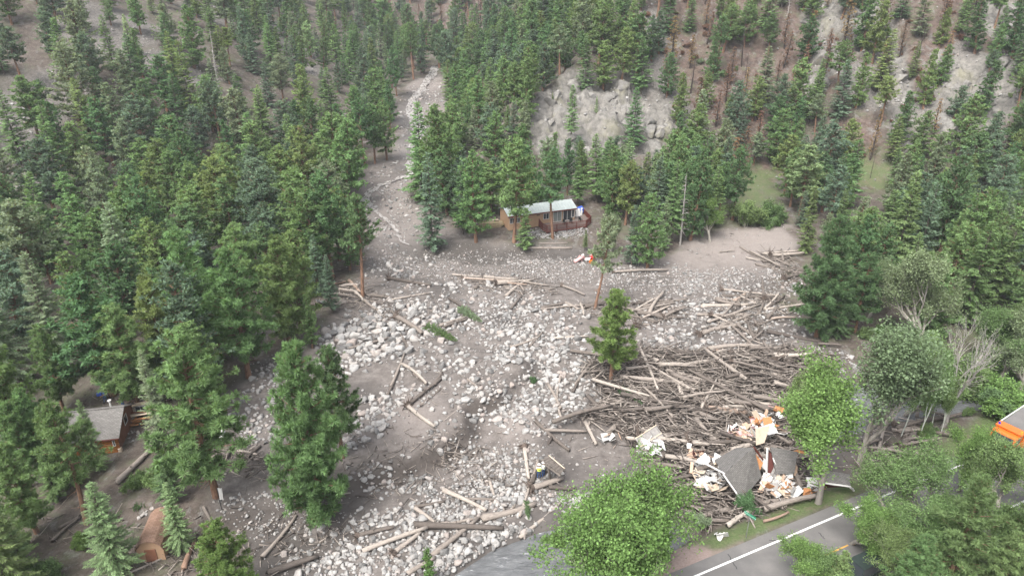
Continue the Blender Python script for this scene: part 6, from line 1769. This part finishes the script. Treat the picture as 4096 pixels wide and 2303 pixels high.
for (px, py, s, m, lab, zoff) in [(1285, 1220, 1.5, 'steel', 'crumpled pale metal sheet among the trees at the driftwood edge', .6), (1045, 1310, 1.3, 'pinkins', 'pink and white wall scrap behind the tall pine at the mud flat', .4), (1020, 1340, 1.8, 'greywood', 'grey slab resting on the mud flat between the pines', .2), (700, 1420, 1.6, 'osb', 'orange-brown broken wall showing between the pines above the mud flat', .8), (660, 1390, 1.4, 'trim_red', 'rusty red roof scrap showing between the pines above the mud flat', 1.2), (715, 1480, 1.2, 'osb', 'small orange board at the foot of the pines above the log cabin', .4), (890, 1755, 1.5, 'white', 'crumpled white metal sheet behind the bare pine trunk', .3), (2880, 2150, .7, 'white', 'white foam slab lying at the verge below the street sign', .15), (300, 2210, 1.0, 'osb', None, .1)]:
    if lab is None: continue
    p = gp(px, py)
    g = np.random.default_rng(px); V = []; Fs = []
    for i in range(6):
        for j in range(6): V.append(((i / 5 - .5) * s * 1.4, (j / 5 - .5) * s * .8, g.normal(0, .09 * s)))
    for i in range(5):
        for j in range(5): Fs.append((i * 6 + j, i * 6 + 6 + j, i * 6 + 7 + j, i * 6 + j + 1))
    o = link('scrap_sheet', mesh_of('scrap_sheet', V, Fs, M[m]), loc=(p[0], p[1], p[2] + zoff), rot=(g.normal(.5, .3), g.normal(0, .3), g.uniform(0, 6)))
    o.modifiers.new('thick', 'SOLIDIFY').thickness = .05
    tag(o, lab, 'scrap')
# bright wreckage at the foot of the thin aspen
wp = gp(2345, 1050)
tag(MB().cbox(-.38, .38, -.3, .3, 0, .5, .06).build('crate', M['truck_orange'], None, False, tuple(wp + np.array([.8, -.2, 0])), (.1, .2, .3)), 'bright orange crate in the flood wreckage below the thin aspen', 'crate')
tag(MB().tube((0, 0, 0), (0, 0, .9), .38, .38, 12).build('barrel', M['red'], None, True, tuple(wp + np.array([1.1, 1.2, .1])), (.3, .2, 0)), 'red barrel in the flood wreckage below the thin aspen', 'barrel')
tag(MB().tube((-1.0, 0, 0), (1.0, 0, 0), .3, .3, 10).build('barrel', M['pinkins'], None, True, tuple(wp + np.array([-1.2, .5, .4])), (0, -.3, .6)), 'pinkish drum in the flood wreckage below the thin aspen', 'barrel')
# cable
ca, cb_ = at(360, 1778, 2.6), at(615, 1742, 2.6)
cbm = MB(); pts = [ca + (cb_ - ca) * k / 8 + np.array([0, 0, -.4 * math.sin(math.pi * k / 8)]) for k in range(9)]
pts = [at(-120, 1850, 5.0)] + pts + [at(760, 1718, 2.9)]
for k in range(len(pts) - 1): cbm.tube(pts[k], pts[k + 1], .02, .02, 4, False)
tag(cbm.build('cable', M['black']), 'black overhead cable sagging in front of the log cabin', 'cable')
# fallen firs with their branches still on
for k, (px, py, rz, h, tone, lab) in enumerate([(1700, 1310, -.75, 6.5, 'olive', 'uprooted fir lying with olive brown branches on the boulders beside the big root wad'), (1830, 1235, -.9, 6.0, 'grey', 'fallen grey-green fir top lying across the stones right of the uprooted fir'), (2105, 2010, -1.5, 2.5, 'dark', 'torn dark fir branch by the logs below the workers'), (520, 2040, .1, 3.2, 'dark', 'torn dark fir branch lying above the tan shed'), (2475, 1560, -1.0, 4.0, 'dark', 'fallen fir branches at the foot of the round lone pine')]):
    p = gp(px, py); v = PROTO['fir'][k % 4]; s = h / 16
    q = Vector((math.cos(rz), math.sin(rz), .03)).to_track_quat('Z', 'Y').to_euler()
    o = tag(empty('fallen_fir', (p[0], p[1], p[2] + .25), rot=q, scale=(s, s * .9, s)), lab, 'fallen tree')
    link('trunk', v[0], o); link('crown', v[1], o, color=(*TONES[tone][0], 1))
# ================================================================== LABELS
ORD = ['', 'second', 'third', 'fourth', 'fifth', 'sixth', 'seventh', 'eighth', 'ninth', 'tenth', 'eleventh', 'twelfth', 'thirteenth', 'fourteenth', 'fifteenth', 'sixteenth', 'seventeenth', 'eighteenth', 'nineteenth', 'twentieth'] + ['%dth' % k for k in range(21, 60)]
def assign(rows, marks, fmt, cat, group):
    """name every thing by its look and by its place in the count from the landmark that it stands closest to"""
    cells = {}
    for r in rows:
        o, u, v, look = r
        bi = min(range(len(marks)), key=lambda i: (u - marks[i][0]) ** 2 + (1.6 * (v - marks[i][1])) ** 2)
        mx, my, ph = marks[bi]; dx, dy = u - mx, 1.6 * (v - my)
        if abs(dx) > abs(dy): side = 'left of' if dx < 0 else 'right of'
        else: side = 'behind' if dy < 0 else 'in front of'
        cells.setdefault((bi, side), []).append((dx * dx + dy * dy, o, look))
    for (bi, side), L in cells.items():
        L.sort(key=lambda t: t[0])
        for k, (_, o, look) in enumerate(L):
            tag(o, fmt.format(look=look, ord=(ORD[k] + ' ' if k else '') + 'nearest', side=side, mark=marks[bi][2]), cat, group)
TMARK = [(2150, 860, 'the tan house'), (440, 1690, 'the log cabin'), (880, 260, 'the pale bare snag'), (1640, 400, 'the upper stream'), (2400, 450, 'the rocky outcrop'), (3040, 740, 'the grassy bench'), (3480, 690, 'the charred trunk'), (3520, 160, 'the pale crags'),
         (3880, 430, 'the steep crags'), (2900, 950, 'the mud delta'), (3060, 1850, 'the collapsed house'), (4040, 1740, 'the orange truck'), (1480, 1350, 'the boulder heap'), (60, 500, 'the grey scree'), (430, 130, 'the upper scree'), (1000, 1480, 'the mud flat'),
         (580, 2150, 'the tan shed'), (3100, 230, 'the scorched slope'), (1850, 40, 'the burnt ridge'), (2450, 2050, 'the big cottonwood'), (1190, 180, 'the gravel chute'), (1240, 1750, 'the broad mudbank pine'), (2640, 300, 'the scree strip'), (3690, 1150, 'the large pale cottonwood'), (3260, 1100, 'the big dark pine'), (2050, 350, 'the rounded shoulder pine'), (3650, 720, 'the burnt gully'), (500, 900, 'the left wood centre'), (700, 600, 'the left slope foot'), (200, 1150, 'the tall grey spruce'), (2680, 800, 'the lone cottonwood')]
by = {}
for o, u, v, h, tone, name, lab, zc in TREES:
    if lab: tag(o, lab, {'leafy_shrub': 'shrub'}.get(name, 'tree')); continue
    by.setdefault(name, []).append((o, u, v, (h, tone)))
for name, rows in by.items():
    hs = sorted(r[3][0] for r in rows); lo, hi = hs[len(hs) // 3], hs[2 * len(hs) // 3]
    wd = WORD[name]
    out = []
    for o, u, v, (h, tone) in rows:
        size = 'small' if h < lo else 'tall' if h > hi else ''
        out.append((o, u, v, ' '.join(x for x in (size, tone) if x)))
    assign(out, TMARK, '{look} ' + wd + ', {ord} ' + wd + ' {side} {mark}', 'shrub' if 'shrub' in name else 'tree', {'pine_tree': 'pines of the canyon woods', 'young_pine': 'young pines of the canyon woods', 'scorched_shrub': 'scorched shrubs on the burnt slope', 'lodgepole_pine': 'slim pines of the canyon woods', 'fir_tree': 'firs of the canyon woods', 'spruce_tree': 'spruces of the woods', 'scorched_pine': 'fire-scorched pines', 'cottonwood_tree': 'cottonwoods along the river', 'aspen_tree': 'aspens along the river', 'leafy_shrub': 'shrubs in the undergrowth', 'dead_tree': 'bare dead trees', 'charred_tree': 'charred trunks on the burnt slope'}[name])
BMARK = [(1590, 1270, 'the uprooted root wad'), (1480, 1400, 'the heap of large boulders'), (1760, 1360, 'the uprooted olive fir'), (2440, 1500, 'the lone round pine'), (2165, 1890, 'the two workers'), (1240, 1900, 'the broad mudbank pine'), (2000, 2110, 'the thickest bottom log'), (2100, 1690, 'the bare earth mound'), (1640, 1130, 'the log with roots by the channel'), (2380, 1230, 'the lanky pine'), (2880, 1280, 'the criss-cross driftwood'), (1060, 1600, 'the mud flat corner'), (1620, 760, 'the muddy bend of the stream'), (1700, 420, 'the upper stream'), (2000, 1130, 'the upper driftwood line'), (1480, 1700, 'the row beside the broad pine'), (1950, 2260, 'the small pine by the river'), (2950, 1130, 'the mud delta'), (1900, 1450, 'the dark muddy track'), (1750, 1560, 'the crossed logs'), (1300, 2240, 'the bottom driftwood'), (2250, 1600, 'the edge of the log jam'), (1850, 2000, 'the long slanting log'), (2050, 2000, 'the logs below the workers'), (2650, 1400, 'the upper edge of the log jam'), (2200, 1380, 'the three big central boulders')]
rows = []
for o, u, v, s in BOULDERS:
    rows.append((o, u, v, 'very large' if s > 1.25 else 'large' if s > .95 else 'medium' if s > .75 else 'small'))
assign(rows, BMARK, '{look} boulder, {ord} boulder {side} {mark}', 'boulder', 'boulders on the debris fan')
LMARK = [(2440, 1520, 'the lone round pine'), (2165, 1890, 'the two workers'), (2950, 1900, 'the fallen shingle roof'), (2600, 1760, 'the tilted shed wall'), (3060, 1700, 'the white wreckage'), (1590, 1270, 'the big root wad'), (1760, 1360, 'the uprooted olive fir'), (2000, 2110, 'the river shore'), (3260, 1330, 'the big dark pine'), (3700, 1700, 'the white aspen trunks'), (2150, 960, 'the tan house'), (2950, 1230, 'the criss-cross driftwood'), (1950, 1120, 'the upper boulders'), (1420, 1180, 'the dark bare-trunked pine'), (700, 2150, 'the tan shed'), (440, 1720, 'the log cabin'), (2985, 2080, 'the street sign'), (2750, 1550, 'the middle of the log jam'), (3150, 1500, 'the upper end of the log jam'), (2560, 1620, 'the near edge of the log jam'), (2900, 1680, 'the broad end of the log jam'), (1650, 1560, 'the muddy hollow'), (1650, 2200, 'the bottom boulders'), (2700, 1880, 'the ladder'), (1100, 1180, 'the scrap metal in the trees'), (2850, 1420, 'the far rim of the log jam'), (2380, 1230, 'the lanky pine')]
rows = []
for o, u, v, L, lab, a, b_ in LOGS:
    rows.append((o, u, v, 'long' if L > 6.5 else 'mid-length' if L > 3.5 else 'short'))
assign(rows, LMARK, '{look} flood-stripped log, {ord} log {side} {mark}', 'log', 'logs left by the flood')
PMARK = [(2838, 1935, 'the ladder'), (3110, 1965, 'the dark red wall'), (3060, 1720, 'the tall cream slab'), (2960, 1755, 'the fallen roof ridge'), (2600, 1800, 'the tilted shed wall'), (2870, 2140, 'the street sign'), (2440, 1770, 'the broken footbridge'), (3240, 1980, 'the garage remains'), (2380, 1040, 'the orange crate'), (560, 1690, 'the log cabin'), (2900, 1960, 'the fallen roof'), (3150, 1930, 'the aspen trunk')]
rows = [(o, u, v, ('broad ' if s > 1.1 else 'small ') + c) for o, u, v, s, c in PANELS]
assign([r for r in rows if r[0].name.startswith('debris_panel')], PMARK, '{look} broken board, {ord} board {side} {mark}', 'board', 'broken boards of the wrecked house')
assign([r for r in rows if not r[0].name.startswith('debris_panel')], [(560, 1690, 'the reddish trunk by the cabin')], '{look} lumber board, {ord} lumber {side} {mark}', 'board', 'lumber beside the log cabin')

assign([(o, u, v, 'big grey' if sz > 3 else 'grey') for o, u, v, sz in CRAGS], [(2300, 420, 'the fir in the rocky outcrop'), (2530, 480, 'the dark fir on the outcrop'), (3510, 150, 'the upper scorched slope'), (3580, 380, 'the middle scree'), (3860, 400, 'the steep gully'), (4010, 250, 'the topmost right pines'), (3280, 280, 'the rusty scorched pines'), (1150, 110, 'the gravel chute')], '{look} crag, {ord} crag {side} {mark}', 'rock', 'crags on the slopes')
k = 0
for o in bpy.data.objects:
    if o.name.startswith('firewood'):
        o['label'] = '%s split orange firewood piece counted from the bottom of the heap beside the cabin' % (['lowest'] + ORD[1:])[k]; k += 1

# ================================================================== HAZE
def mat_haze():
    t = NT('haze')
    v = t.n('VolumePrincipled')
    v.inputs['Color'].default_value = (.9, .94, 1.0, 1); v.inputs['Density'].default_value = .00024; v.inputs['Anisotropy'].default_value = .2
    t.l(v.outputs[0], t.out.inputs['Volume'])
    return t.m
zt = max(float(GZ.max()), CAM_H) + 12
hzb = MB().box(-720, 720, -320, 720, float(GZ.min()) - 2, zt).build('haze', mat_haze())
tag(hzb, kind='stuff')
